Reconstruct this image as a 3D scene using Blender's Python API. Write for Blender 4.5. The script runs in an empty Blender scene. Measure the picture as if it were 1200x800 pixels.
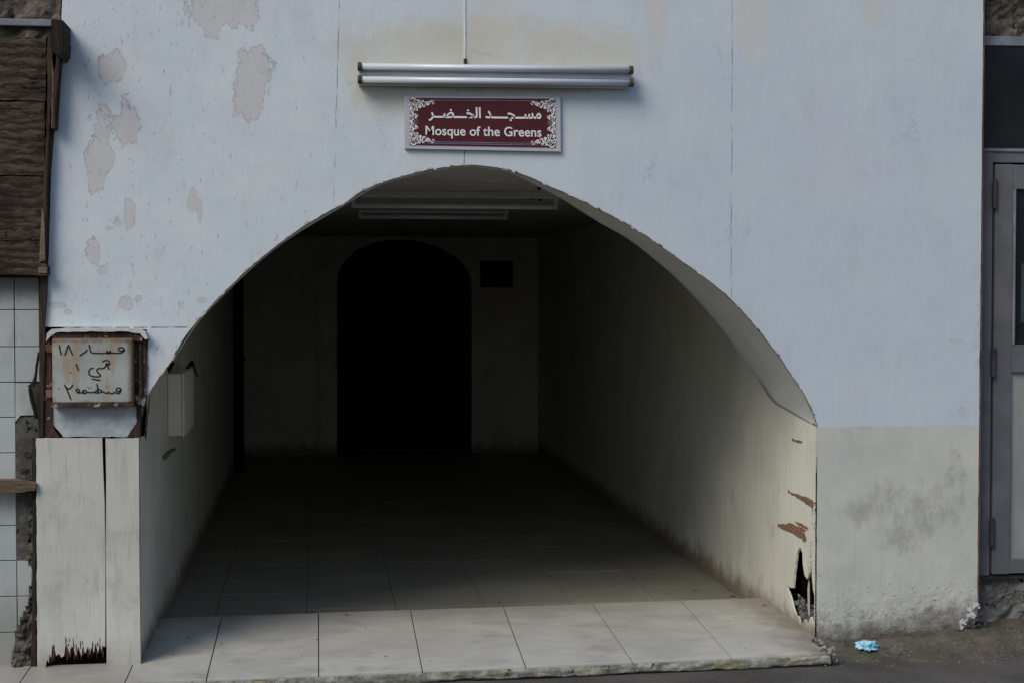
import bpy, bmesh, math, random
from mathutils import Vector, Matrix, noise as mnoise
from mathutils.geometry import tessellate_polygon

random.seed(7)
S = bpy.context.scene
COL = S.collection
R = math.radians

# ------------------------------------------------------------------ camera
F = 1840.0                       # focal length in photo pixels (1200 wide)
YAW = math.atan(228 / F)
PITCH = math.atan(55 / F)
cam_d = bpy.data.cameras.new('camera')
cam_d.sensor_width = 36
cam_d.lens = 36 * F / 1200
cam_d.clip_end = 500
cam = bpy.data.objects.new('camera', cam_d)
COL.objects.link(cam)
cam.location = (0, -6.87, 1.6)
cam.rotation_euler = (R(90) - PITCH, 0, -YAW)
S.camera = cam
CM = Matrix.Translation(cam.location) @ cam.rotation_euler.to_matrix().to_4x4()
CO = Vector(cam.location)

def ray(px, py):
    return (CM.to_3x3() @ Vector(((px - 600) / F, -(py - 400) / F, -1))).normalized()
def pY(px, py, Y=0.0):                      # measured point on the plane Y
    d = ray(px, py); t = (Y - CO.y) / d.y
    p = CO + d * t
    return (p.x, p.z)
def pX(px, py, X):                          # measured point on the plane X -> (Y, Z)
    d = ray(px, py); t = (X - CO.x) / d.x
    p = CO + d * t
    return (p.y, p.z)
def PY(pts, Y=0.0): return [pY(a, b, Y) for a, b in pts]
def PX(pts, X): return [pX(a, b, X) for a, b in pts]

# ------------------------------------------------------------------ objects
def tag(o, label=None, cat=None, group=None, kind=None):
    if label: o['label'] = label
    if cat: o['category'] = cat
    if group: o['group'] = group
    if kind: o['kind'] = kind
    return o
def empty(name, loc, label, cat, group=None):
    o = bpy.data.objects.new(name, None); COL.objects.link(o)
    o.location = loc; o.empty_display_size = .1
    return tag(o, label, cat, group)
def wloc(o):
    v = Vector(o.location)
    while o.parent: o = o.parent; v += Vector(o.location)
    return v
def link(name, bm, m, parent=None, smooth=False, bev=0, label=None):
    me = bpy.data.meshes.new(name)
    bmesh.ops.recalc_face_normals(bm, faces=bm.faces)
    bm.to_mesh(me); bm.free()
    if smooth:
        for p in me.polygons: p.use_smooth = True
    me.materials.append(m)
    o = bpy.data.objects.new(name, me); COL.objects.link(o)
    if parent is not None:
        o.parent = parent; o.location = -wloc(parent)
    if bev:
        b = o.modifiers.new('bevel', 'BEVEL'); b.width = bev; b.segments = 2; b.limit_method = 'ANGLE'
    if label: o['label'] = label
    return o
def add_box(bm, x0, x1, y0, y1, z0, z1):
    v = [bm.verts.new(c) for c in ((x0,y0,z0),(x1,y0,z0),(x1,y1,z0),(x0,y1,z0),(x0,y0,z1),(x1,y0,z1),(x1,y1,z1),(x0,y1,z1))]
    for f in ((0,1,2,3),(4,5,6,7),(0,1,5,4),(1,2,6,5),(2,3,7,6),(3,0,4,7)): bm.faces.new([v[i] for i in f])
def box(name, x0, x1, y0, y1, z0, z1, m, parent=None, bev=0.002, label=None):
    bm = bmesh.new(); add_box(bm, x0, x1, y0, y1, z0, z1)
    return link(name, bm, m, parent, bev=bev, label=label)
def add_plate(bm, outer, holes, to3, t):
    """flat plate with holes; to3(u, v, d) -> xyz ; thickness from d=0 to d=t"""
    loops = [outer] + list(holes)
    fl = [p for l in loops for p in l]
    tris = tessellate_polygon([[Vector((p[0], p[1], 0)) for p in l] for l in loops])
    fr = [bm.verts.new(to3(p[0], p[1], 0)) for p in fl]
    bk = [bm.verts.new(to3(p[0], p[1], t)) for p in fl]
    for a, b, c in tris:
        try:
            bm.faces.new((fr[a], fr[b], fr[c])); bm.faces.new((bk[c], bk[b], bk[a]))
        except ValueError: pass
    k = 0
    for l in loops:
        n = len(l)
        for i in range(n):
            a, b = k + i, k + (i + 1) % n
            try: bm.faces.new((fr[a], fr[b], bk[b], bk[a]))
            except ValueError: pass
        k += n
def onY(Y): return lambda u, v, d: (u, Y + d, v)
def onX(X): return lambda u, v, d: (X + d, u, v)
def plate(name, outer, m, parent=None, Y=0.0, t=0.02, holes=(), bev=0, label=None):
    bm = bmesh.new(); add_plate(bm, outer, holes, onY(Y), t)
    return link(name, bm, m, parent, bev=bev, label=label)
def rect(px0, py0, px1, py1, Y=0.0):
    a = pY(px0, py1, Y); b = pY(px1, py0, Y)
    return a[0], b[0], a[1], b[1]           # x0 x1 z0 z1
def pbox(name, px0, py0, px1, py1, Y, t, m, parent=None, bev=.002, label=None):
    x0, x1, z0, z1 = rect(px0, py0, px1, py1, Y)
    return box(name, x0, x1, Y, Y + t, z0, z1, m, parent, bev, label)
def add_tube(bm, pts, r, seg=8, closed_ends=True, rr=None):
    rings = []; n = len(pts); P = [Vector(p) for p in pts]
    for i, p in enumerate(P):
        d = (P[min(i+1, n-1)] - P[max(i-1, 0)]).normalized()
        u = d.cross(Vector((0, 0, 1)))
        if u.length < .1: u = d.cross(Vector((0, 1, 0)))
        u.normalize(); w = d.cross(u)
        q = rr[i] if rr else r
        rings.append([bm.verts.new(p + (u*math.cos(2*math.pi*k/seg) + w*math.sin(2*math.pi*k/seg))*q) for k in range(seg)])
    for a, b in zip(rings, rings[1:]):
        for k in range(seg): bm.faces.new((a[k], a[(k+1)%seg], b[(k+1)%seg], b[k]))
    if closed_ends: bm.faces.new(rings[0]); bm.faces.new(rings[-1])
def ribbon(bm, pts, w, Y, t=.0012, taper=False):
    """pen stroke lying on the plane Y, pts in (x, z)"""
    n = len(pts); L = []; Q = []
    for i in range(n):
        a = Vector(pts[max(i-1, 0)]); b = Vector(pts[min(i+1, n-1)]); d = (b - a)
        if d.length < 1e-7: d = Vector((1, 0))
        d.normalize(); nrm = Vector((-d.y, d.x)); ww = w * .5
        if taper and i in (0, n-1): ww *= .45
        p = Vector(pts[i]); L.append(p + nrm*ww); Q.append(p - nrm*ww)
    f = [bm.verts.new((p.x, Y - t, p.y)) for p in L]; g = [bm.verts.new((p.x, Y - t, p.y)) for p in Q]
    for i in range(n-1): bm.faces.new((f[i], f[i+1], g[i+1], g[i]))
def smooth_pts(pts, k=4):
    out = []; n = len(pts)
    for i in range(n-1):
        p0 = Vector(pts[max(i-1,0)]); p1 = Vector(pts[i]); p2 = Vector(pts[i+1]); p3 = Vector(pts[min(i+2,n-1)])
        for j in range(k):
            t = j / k
            out.append(tuple(.5*((2*p1)+(p2-p0)*t+(2*p0-5*p1+4*p2-p3)*t*t+(3*p1-p0-3*p2+p3)*t*t*t)))
    out.append(tuple(pts[-1])); return out
def dense(pts, step=.012, amp=.002, seed=0., freq=30.):
    out = []
    for a, b in zip(pts, pts[1:]):
        a = Vector(a); b = Vector(b); n = max(1, int((b-a).length/step)); d = (b-a).normalized(); nr = Vector((-d.y, d.x))
        for i in range(n):
            p = a + (b-a)*i/n
            k = mnoise.noise(Vector((p.x*freq+seed, p.y*freq, seed)))*amp + mnoise.noise(Vector((p.x*freq*3+seed, p.y*freq*3, seed)))*amp*.7
            out.append(tuple(p + nr*k))
    out.append(tuple(pts[-1])); return out
def rough(name, x0, x1, z0, z1, Y, m, parent, amp=.02, step=.014, f=9., seed=0., inside=None, label=None, lump=1.0):
    bm = bmesh.new(); nx = int((x1-x0)/step)+1; nz = int((z1-z0)/step)+1; g = {}
    for i in range(nx+1):
        for j in range(nz+1):
            x = x0+(x1-x0)*i/nx; z = z0+(z1-z0)*j/nz
            q = Vector((x*f, seed, z*f))
            d = abs(mnoise.noise(q))*1.3*lump + mnoise.noise(q*2.7)*.5 + mnoise.noise(q*7)*.25
            g[i, j] = bm.verts.new((x, Y - d*amp, z))
    for i in range(nx):
        for j in range(nz):
            c = ((x0+(x1-x0)*(i+.5)/nx), (z0+(z1-z0)*(j+.5)/nz))
            if inside and not inside(*c): continue
            bm.faces.new((g[i,j], g[i+1,j], g[i+1,j+1], g[i,j+1]))
    loose = [v for v in bm.verts if not v.link_faces]
    bmesh.ops.delete(bm, geom=loose, context='VERTS')
    return link(name, bm, m, parent, smooth=False, label=label)

# ------------------------------------------------------------------ materials
class MT:
    def __init__(s, name, rough=.8, spec=.25):
        s.m = bpy.data.materials.new(name); s.m.use_nodes = True
        s.t = s.m.node_tree; s.b = s.t.nodes['Principled BSDF']
        s.b.inputs['Roughness'].default_value = rough
        s.b.inputs['Specular IOR Level'].default_value = spec
        s.tc = s.t.nodes.new('ShaderNodeTexCoord').outputs['Object']
        sp = s.t.nodes.new('ShaderNodeSeparateXYZ'); s.l(s.tc, sp.inputs[0])
        s.X, s.Y, s.Z = sp.outputs
    def l(s, a, b):
        if hasattr(a, 'node'): s.t.links.new(a, b)
        elif isinstance(a, tuple): b.default_value = a if len(a) == 4 else (*a, 1)
        else: b.default_value = a
    def vec(s, sc, off=(0,0,0)):
        n = s.t.nodes.new('ShaderNodeMapping'); s.l(s.tc, n.inputs[0])
        n.inputs['Scale'].default_value = sc; n.inputs['Location'].default_value = off
        return n.outputs[0]
    def noise(s, scale=5, detail=4, rough=.55, sc=None, off=(0,0,0), dist=0):
        n = s.t.nodes.new('ShaderNodeTexNoise'); n.inputs['Scale'].default_value = scale
        n.inputs['Detail'].default_value = detail; n.inputs['Roughness'].default_value = rough
        n.inputs['Distortion'].default_value = dist
        s.l(s.vec(sc or (1,1,1), off), n.inputs['Vector']); return n.outputs['Fac']
    def vor(s, scale, feature='F1', sc=None, off=(0,0,0)):
        n = s.t.nodes.new('ShaderNodeTexVoronoi'); n.feature = feature; n.inputs['Scale'].default_value = scale
        s.l(s.vec(sc or (1,1,1), off), n.inputs['Vector']); return n.outputs['Distance']
    def math(s, op, a, b=0., c=0., clamp=False):
        n = s.t.nodes.new('ShaderNodeMath'); n.operation = op; n.use_clamp = clamp
        s.l(a, n.inputs[0]); s.l(b, n.inputs[1]); s.l(c, n.inputs[2]); return n.outputs[0]
    def step(s, v, lo, hi, a=0., b=1.):
        n = s.t.nodes.new('ShaderNodeMapRange'); n.interpolation_type = 'SMOOTHSTEP'
        s.l(v, n.inputs[0]); 
        if lo > hi: lo, hi, a, b = hi, lo, b, a
        n.inputs[1].default_value = lo; n.inputs[2].default_value = hi
        n.inputs[3].default_value = a; n.inputs[4].default_value = b; return n.outputs[0]
    def mix(s, f, a, b, mode='MIX'):
        n = s.t.nodes.new('ShaderNodeMix'); n.data_type = 'RGBA'; n.blend_type = mode
        s.l(f, n.inputs['Factor']); s.l(a, n.inputs['A']); s.l(b, n.inputs['B']); return n.outputs['Result']
    def mul(s, *a):
        r = a[0]
        for x in a[1:]: r = s.math('MULTIPLY', r, x)
        return r
    def blob(s, pts, U=None, V=None, nz=None, k=.9):
        """union of measured ellipses (u, v, ru, rv) with a ragged border"""
        U = U or s.X; V = V or s.Z; r = None
        for u, v, ru, rv in pts:
            a = s.math('MULTIPLY_ADD', U, 1/ru, -u/ru); b = s.math('MULTIPLY_ADD', V, 1/rv, -v/rv)
            d = s.math('ADD', s.math('MULTIPLY', a, a), s.math('MULTIPLY', b, b))
            r = d if r is None else s.math('MINIMUM', r, d)
        if nz is not None: r = s.math('ADD', r, s.math('MULTIPLY', s.math('SUBTRACT', nz, .5), k*4))
        return r
    def color(s, c): s.l(c, s.b.inputs['Base Color']); return s
    def bump(s, h, strength=.4, dist=.005):
        n = s.t.nodes.new('ShaderNodeBump'); n.inputs['Strength'].default_value = strength
        n.inputs['Distance'].default_value = dist; s.l(h, n.inputs['Height'])
        old = s.b.inputs['Normal'].links
        if old: s.t.links.new(old[0].from_socket, n.inputs['Normal'])
        s.t.links.new(n.outputs[0], s.b.inputs['Normal']); return s

def simple(name, c, c2=None, scale=8, rough=.8, sc=None, bump=.3, spec=.25, metal=0, detail=6):
    M = MT(name, rough, spec); n = M.noise(scale, detail, .6, sc)
    c2 = c2 or tuple(x*.65 for x in c)
    M.color(M.mix(M.step(n, .35, .68), c2, c)); M.bump(M.noise(scale*5, 4, .6, sc), bump, .003)
    M.b.inputs['Metallic'].default_value = metal
    return M.m

XL, XR = pY(164, 600)[0], pY(957.5, 600)[0]
ppm = 1840/6.95
def E(px, py, rx, ry):
    u, v = pY(px, py); return (u, v, rx/ppm, ry/ppm)

# facade paint ------------------------------------------------------
def facade_material():
    M = MT('facade_paint', .75, .25)
    big = M.noise(.9, 3, .5); med = M.noise(4, 5, .6); fine = M.noise(55, 4, .6, (1, 1, .35)); str_ = M.noise(9, 5, .6, (7, 1, .35))
    blue = M.mix(M.step(big, .35, .65), (.50, .557, .612), (.537, .587, .63))
    # left half is a little lighter and greener than the right
    blue = M.mix(M.step(M.X, -.3, 2.2), M.mix(.55, blue, (.652, .695, .70)), blue)
    blue = M.mix(M.math('MULTIPLY', M.step(med, .3, .7), .25), blue, (.40, .46, .575))
    blue = M.mix(M.math('MULTIPLY', M.step(str_, .50, .72), .13), blue, (.66, .69, .70))
    blue = M.mix(M.math('MULTIPLY', M.step(str_, .50, .30), .08), blue, (.37, .42, .50))
    lil = M.noise(2.3, 4, .6, off=(4, 0, 9))
    blue = M.mix(M.math('MULTIPLY', M.step(lil, .52, .66), .22), blue, (.50, .49, .59))
    # yellow water stains around and above the lamp
    st = M.blob([E(575, 60, 200, 46), E(450, 85, 50, 60), E(700, 74, 60, 34), E(560, 105, 120, 22)], nz=M.noise(7, 5, .65), k=.5)
    stf = M.mul(M.step(st, 1.15, .2), M.step(M.noise(4, 6, .65, (1.2, 1, .8)), .2, .55), .85)
    blue = M.mix(stf, blue, (.52, .50, .42))
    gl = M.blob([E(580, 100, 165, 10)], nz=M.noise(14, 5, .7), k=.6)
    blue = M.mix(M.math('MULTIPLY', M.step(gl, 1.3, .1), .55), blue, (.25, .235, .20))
    dr = M.blob([E(770, 12, 18, 50), E(1022, 8, 16, 34), E(880, 20, 26, 60), E(575, 25, 30, 40)], nz=M.noise(12, 4, .6, (2, 1, .4)), k=.5)
    blue = M.mix(M.math('MULTIPLY', M.step(dr, 1.1, .1), .4), blue, (.58, .52, .45))
    # peeled patches showing the old pinkish undercoat
    nz = M.noise(13, 9, .72, (1, 1, .65), dist=.4)
    pe = M.blob([E(262,8,36,24), E(248,26,10,18), E(292,10,12,24), E(298,86,21,30), E(292,118,16,24), E(131,78,13,20), E(120,150,14,22), E(148,143,13,26),
                 E(118,184,15,20), E(112,208,9,18), E(110,294,9,15), E(152,252,6,20), E(226,236,5,13), E(234,246,3,12), E(146,354,8,8), E(163,350,4,4),
                 E(66,358,10,4), E(80,366,5,3), E(1128,482,4,7), E(1118,400,7,2), E(120,316,5,5), E(138,262,6,4), E(212,358,4,4), E(236,352,5,3), E(128,268,5,3)], nz=nz, k=1.7)
    pm = M.step(pe, 1.0, .93)
    pcol = M.mix(M.step(M.noise(16, 7, .7), .35, .65), (.495, .485, .50), (.535, .52, .52))
    rim = M.mul(M.step(pe, 1.25, 1.0), M.step(pe, .9, 1.0))
    blue = M.mix(M.math('MULTIPLY', M.math('MULTIPLY', pm, .85), M.step(M.noise(21, 7, .75, off=(9, 9, 9)), .34, .44, .45, 1.)), blue, pcol)
    blue = M.mix(M.math('MULTIPLY', rim, .13), blue, (.34, .36, .40))
    # small flakes and nicks everywhere, more on the left
    fl = M.noise(26, 5, .7, (1.2, 1, .55), off=(3, 0, 1))
    dens = M.step(M.X, 1.4, -.9, 0., .075)
    flm = M.step(M.math('ADD', fl, dens), .70, .725)
    blue = M.mix(M.math('MULTIPLY', flm, .65), blue, (.42, .41, .44))
    fl2 = M.noise(42, 3, .6, (1.6, 1, .6), off=(8, 0, 5))
    flm2 = M.step(M.math('ADD', fl2, dens), .745, .76)
    blue = M.mix(M.math('MULTIPLY', flm2, .6), blue, (.20, .215, .25))
    # lower cream dado
    zb = pY(1050, 499)[1]
    wob = M.math('MULTIPLY_ADD', M.noise(5, 6, .7), .030, zb-.015)
    low = M.math('MULTIPLY', M.step(M.math('SUBTRACT', wob, M.Z), -.002, .002), M.step(M.X, 1.5, 1.6))
    cream = M.mix(M.step(med, .35, .65), (.475, .475, .43), (.54, .535, .485))
    sm = M.blob([E(1042,582,30,26), E(1085,600,46,36), E(1062,628,36,24), E(1010,600,24,20), E(1120,560,14,40)], nz=M.noise(11, 9, .78, (1.4, 1, .8)), k=2.2)
    cream = M.mix(M.mul(M.step(sm, 1.3, -.9), .42), cream, (.18, .175, .165))
    drip = M.mul(M.step(M.noise(6, 5, .65, (8, 1, .7)), .52, .7), M.step(M.Z, zb, .1, .1, .5))
    cream = M.mix(M.math('MULTIPLY', drip, .5), cream, (.25, .25, .23))
    lil2 = M.blob([E(992,506,9,9), E(1012,500,12,4), E(985,540,5,8), E(1000,490,5,5)], nz=nz, k=.5)
    cream = M.mix(M.math('MULTIPLY', M.step(lil2, 1., .8), .5), cream, (.42, .43, .50))
    gz = M.math('ADD', M.math('MULTIPLY_ADD', M.X, -.05, M.Z), .075)           # height above the sloping ground
    gr = M.math('ADD', gz, M.math('MULTIPLY', M.math('SUBTRACT', M.noise(11, 6, .7), .5), .35))
    cream = M.mix(M.math('MULTIPLY', M.step(gr, .12, -.02), .7), cream, (.20, .185, .155))
    cream = M.mix(M.step(gr, .025, -.04), cream, (.085, .062, .045))
    sp = M.step(M.math('ADD', M.noise(48, 4, .65), M.step(gr, .6, .0, 0., .10)), .70, .73)
    cream = M.mix(M.mul(sp, .7), cream, (.11, .11, .10))
    cn = M.math('ADD', gr, M.step(M.X, 2.98, 2.6, -.06, .0)); cream = M.mix(M.mul(M.step(cn, .10, .0), .5), cream, (.15, .13, .11))
    col = M.mix(low, blue, cream)
    # board joints
    jn = M.noise(6, 3, .5, (0, 0, 1)); tot = None
    for px, py0, py1, w, inter in ((857, -200, 362, .0017, .42), (393.5, -200, 250, .0016, .42), (544, 150, 196, .002, .1), (697, 200, 520, .0012, .55)):
        x, z0 = pY(px, py1); z1 = pY(px, py0)[1]
        xn = M.math('MULTIPLY_ADD', M.math('SUBTRACT', jn, .5), .02, x)
        lean = -.0 if px != 393.5 else .03
        xn = M.math('MULTIPLY_ADD', M.Z, lean, M.math('SUBTRACT', xn, lean*(z0+z1)/2*.8)) if lean else xn
        d = M.math('ABSOLUTE', M.math('SUBTRACT', M.X, xn))
        k = M.mul(M.step(d, w*1.5, w*.5), M.step(M.Z, z0, z0+.02), M.step(M.Z, z1, z1-.02),
                  M.step(M.noise(7, 5, .75, (0, 0, 1), off=(px, 0, 0)), inter, inter+.16))
        if px in (697,): k = M.math('MULTIPLY', k, .35)
        tot = k if tot is None else M.math('MAXIMUM', tot, k)
    x, z0 = pY(172, 384); x1 = pY(215, 386)[0]
    kk = M.mul(M.step(M.math('ABSOLUTE', M.math('SUBTRACT', M.Z, z0)), .005, .001), M.step(M.X, x1+.03, x1))
    tot = M.math('MAXIMUM', tot, M.math('MULTIPLY', kk, M.step(fl, .4, .5)))
    vn = s_ = M.t.nodes.new('ShaderNodeTexVoronoi'); vn.feature = 'DISTANCE_TO_EDGE'; vn.inputs['Scale'].default_value = 1.5
    mp = M.t.nodes.new('ShaderNodeVectorMath'); mp.operation = 'MULTIPLY_ADD'
    nn = M.t.nodes.new('ShaderNodeTexNoise'); nn.inputs['Scale'].default_value = 5; nn.inputs['Detail'].default_value = 6; nn.inputs['Roughness'].default_value = .7
    M.l(M.tc, nn.inputs[0]); M.l(nn.outputs['Color'], mp.inputs[0]); mp.inputs[1].default_value = (.5, .5, .5); M.l(M.tc, mp.inputs[2]); M.l(mp.outputs[0], vn.inputs[0])
    hair = M.mul(M.step(vn.outputs['Distance'], .0045, .001), M.step(M.noise(2.6, 5, .6, off=(6, 0, 2)), .54, .62), .32)
    tot = M.math('MAXIMUM', tot, hair)
    grime = M.mul(M.step(M.noise(3.2, 8, .72, (1.3, 1, .8), off=(2, 0, 7)), .50, .72), .22)
    col = M.mix(grime, col, (.36, .36, .36))
    col = M.mix(M.math('MULTIPLY', tot, .75), col, (.13, .125, .14))
    M.color(col)
    M.bump(M.math('SUBTRACT', 1., tot), .6, .003)
    M.bump(M.noise(5.5, 4, .5, off=(1, 5, 1)), .16, .02)
    M.bump(M.noise(16, 5, .65, off=(1, 5, 4)), .18, .006)
    M.bump(M.math('SUBTRACT', 1., pm), .9, .002)
    M.bump(M.math('SUBTRACT', 1., M.math('MAXIMUM', flm, flm2)), .6, .002)
    M.bump(M.math('ADD', fine, M.math('MULTIPLY', M.noise(9, 5, .6, (3, 1, .7)), 1.1)), .20, .003)
    M.bump(M.math('MULTIPLY', M.step(M.noise(24, 6, .75, off=(1, 2, 3)), .35, .75), M.step(gr, .30, 0.)), .7, .008)
    return M.m

def cream_wall(name, base=(.46, .44, .36), dirt_floor=.0, Yaxis=True):
    M = MT(name, .6, .35)
    n = M.noise(2.2, 5, .6); c = M.mix(M.step(n, .35, .7), tuple(x*.86 for x in base), base)
    st = M.noise(4, 5, .6, (1, 6, .5))
    c = M.mix(M.math('MULTIPLY', M.step(st, .52, .68), .35), c, tuple(x*.62 for x in base))
    sp = M.step(M.noise(38, 4, .65), .69, .72)
    c = M.mix(M.math('MULTIPLY', sp, .6), c, (.09, .08, .05))
    sm = M.mul(M.step(M.noise(5, 6, .7, off=(7, 3, 1)), .56, .70), M.step(M.Z, .85, .1))
    c = M.mix(M.math('MULTIPLY', sm, .5), c, (.13, .12, .09))
    g = M.math('ADD', M.Z, M.math('MULTIPLY', M.math('SUBTRACT', M.noise(9, 6, .7), .5), .25))
    c = M.mix(M.math('MULTIPLY', M.step(g, .15, .0), .8), c, (.14, .085, .045))
    M.color(c); M.bump(M.noise(30, 5, .6, (1, 1, .5)), .25, .003); M.bump(M.noise(3, 3, .5), .3, .01)
    return M.m

def panel_material():
    M = MT('cream_board_paint', .65, .3)
    n = M.noise(3, 5, .6); c = M.mix(M.step(n, .35, .7), (.48, .47, .43), (.55, .54, .495))
    st = M.noise(8, 5, .6, (6, 1, .5)); c = M.mix(M.mul(M.step(st, .52, .7), .3), c, (.26, .25, .23))
    ck = M.noise(24, 5, .7, (2, 1, .6)); k = M.step(ck, .69, .71)
    c = M.mix(M.mul(k, .8), c, (.16, .15, .13)); c = M.mix(M.mul(M.step(M.noise(4, 8, .75, off=(3, 3, 3)), .5, .68), .4), c, (.27, .255, .225))
    g = M.math('ADD', M.Z, M.math('MULTIPLY', M.math('SUBTRACT', M.noise(14, 6, .7), .5), .25))
    c = M.mix(M.mul(M.step(g, .16, -.06), .7), c, (.19, .175, .15))
    M.color(c); M.bump(M.math('SUBTRACT', 1., k), .5, .002); M.bump(M.noise(28, 5, .6, (3, 1, .4)), .35, .004)
    return M.m

def wood_material(name, a, b, sc=(1, 1, 9), scale=5, crack=.6):
    M = MT(name, .85, .15)
    n = M.noise(scale, 7, .7, sc, dist=.6); n2 = M.noise(scale*4, 5, .7, sc); big = M.noise(2.5, 3, .5)
    c = M.mix(M.step(n, .34, .66), a, b); c = M.mix(M.mul(M.step(n2, .45, .7), .5), c, tuple(x*1.5 for x in b))
    c = M.mix(M.mul(M.step(big, .45, .65), .55), c, tuple(x*.4 for x in a))
    k = M.step(M.noise(scale*1.3, 6, .7, sc, off=(5, 5, 5), dist=.8), .38, .33)
    c = M.mix(M.math('MULTIPLY', k, crack), c, (.008, .006, .005))
    M.color(c); M.bump(n2, .6, .005); M.bump(M.math('SUBTRACT', 1., k), .8, .006); M.bump(n, .5, .008)
    return M.m

def step_tile_material():
    M = MT('glazed_step_tile', .42, .4)
    n = M.noise(1.6, 5, .6); c = M.mix(M.step(n, .3, .7), (.42, .41, .375), (.49, .48, .445))
    c = M.mix(M.mul(M.step(M.noise(7, 6, .7, (1, 3, 1)), .5, .72), .35), c, (.26, .235, .205))
    c = M.mix(M.mul(M.step(M.noise(3.5, 9, .8, (1, 1.6, 1), off=(2, 4, 0)), .50, .66), .38), c, (.24, .21, .17))
    sc = M.step(M.noise(30, 5, .7, (.5, 1.6, 1)), .655, .69); c = M.mix(M.mul(sc, .55), c, (.12, .095, .07))
    # brown grime creeping along the right-hand wall
    g = M.math('ADD', M.X, M.math('MULTIPLY', M.math('SUBTRACT', M.noise(9, 6, .7), .5), .5))
    c = M.mix(M.mul(M.step(g, 1.95, 2.3), .75), c, (.15, .10, .06))
    gl = M.math('ADD', M.X, M.math('MULTIPLY', M.math('SUBTRACT', M.noise(9, 6, .7), .5), .3))
    c = M.mix(M.mul(M.step(gl, -.62, -.85), .4), c, (.18, .15, .12))
    yb = M.math('ADD', M.Y, M.math('MULTIPLY', M.math('SUBTRACT', M.noise(6, 5, .7), .5), .3))
    c = M.mix(M.mul(M.step(yb, .35, .85), .5), c, (.25, .23, .20))
    M.color(c); M.bump(M.noise(40, 4, .6), .12, .002); M.bump(M.noise(2.5, 2, .5), .2, .01); M.l(M.step(M.noise(5, 4), .3, .7, .34, .62), M.b.inputs['Roughness'])
    return M.m

def floor_tile_material():
    M = MT('hall_floor_tile', .6, .3)
    n = M.noise(1.3, 5, .6); c = M.mix(M.step(n, .3, .7), (.24, .225, .18), (.31, .295, .24))
    sp = M.step(M.noise(16, 5, .7, (.6, 1.4, 1)), .665, .69); c = M.mix(M.mul(sp, .75), c, (.04, .035, .025))
    M.color(c); M.bump(M.noise(40, 4, .6), .12, .002); return M.m

def concrete_lip():
    M = MT('stained_mortar', .9, .15)
    n = M.noise(14, 6, .7); c = M.mix(M.step(n, .35, .65), (.16, .155, .125), (.36, .36, .33))
    c = M.mix(M.mul(M.step(M.noise(5, 5, .7), .5, .62), .7), c, (.30, .25, .13))
    c = M.mix(M.mul(M.step(M.noise(9, 5, .7, off=(3, 3, 3)), .54, .64), .8), c, (.12, .15, .11))
    c = M.mix(M.step(M.noise(32, 5, .7), .58, .66), c, (.03, .024, .018))
    M.color(c); M.bump(M.noise(30, 6, .7), .9, .01); return M.m

def asphalt():
    M = MT('asphalt', .85, .3)
    n = M.noise(2, 5, .6); c = M.mix(M.step(n, .35, .7), (.06, .055, .052), (.105, .098, .092))
    c = M.mix(M.mul(M.step(M.noise(150, 2, .5), .55, .7), .6), c, (.14, .13, .125))
    c = M.mix(M.mul(M.step(M.noise(8, 6, .7), .52, .66), .5), c, (.10, .08, .06))
    M.color(c); M.bump(M.noise(90, 3, .6), 1., .010); M.bump(M.noise(14, 4, .6), .4, .01); return M.m
def dirt():
    M = MT('sandy_dirt', .95, .1)
    n = M.noise(8, 6, .7); c = M.mix(M.step(n, .35, .7), (.075, .064, .052), (.14, .12, .098))
    c = M.mix(M.mul(M.step(M.noise(5, 6, .7, off=(2, 2, 2)), .52, .62), .55), c, (.07, .085, .05))
    c = M.mix(M.step(M.noise(60, 4, .7), .62, .68), c, (.28, .25, .22))
    c = M.mix(M.step(M.noise(45, 4, .7, off=(1, 1, 1)), .62, .68), c, (.03, .024, .02))
    M.color(c); M.bump(M.noise(50, 5, .7), .9, .012); return M.m

def rust_box():
    M = MT('rusty_cream_metal', .55, .35)
    n = M.noise(6, 5, .6); c = M.mix(M.step(n, .35, .65), (.27, .285, .265), (.36, .375, .35))
    zt = pY(108, 397)[1]
    ru = M.noise(7, 6, .7, (3.2, 1, .5), off=(.3, 0, 0))
    lines = M.blob([E(91, 428, 6, 36), E(134, 412, 4, 30), E(80, 425, 5, 24), E(137, 400, 9, 8), E(92, 405, 9, 9), E(70,402,10,6), E(82, 440, 3, 10)], nz=M.noise(22, 5, .7), k=.45)
    c = M.mix(M.mul(M.step(lines, 1.2, .0), .6), c, (.31, .20, .10))
    c = M.mix(M.mul(M.step(ru, .56, .68), .6), c, (.30, .20, .10))
    x0, x1, z0, z1 = rect(62, 397, 155, 474)
    for ax, p, s in ((M.Z, z0, 1), (M.X, x0, 1), (M.X, x1, -1), (M.Z, z1, -1)):
        e = M.math('MULTIPLY', M.math('SUBTRACT', ax, p), float(s))
        e = M.math('ADD', e, M.math('MULTIPLY', M.math('SUBTRACT', M.noise(18, 5, .7), .5), .05))
        c = M.mix(M.mul(M.step(e, .022, -.002), .85), c, (.12, .065, .035))
    M.color(c); M.bump(M.noise(30, 5, .7), .35, .003); return M.m
def rust(name='rusted_iron', a=(.022, .012, .009), b=(.085, .046, .036)):
    M = MT(name, .8, .25); n = M.noise(16, 6, .7, (1, 1, .5))
    c = M.mix(M.step(n, .35, .65), a, b); c = M.mix(M.step(M.noise(22, 5, .7, off=(4, 1, 0)), .57, .63), c, (.36, .31, .28))
    M.color(c); M.bump(n, .8, .006); return M.m
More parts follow.
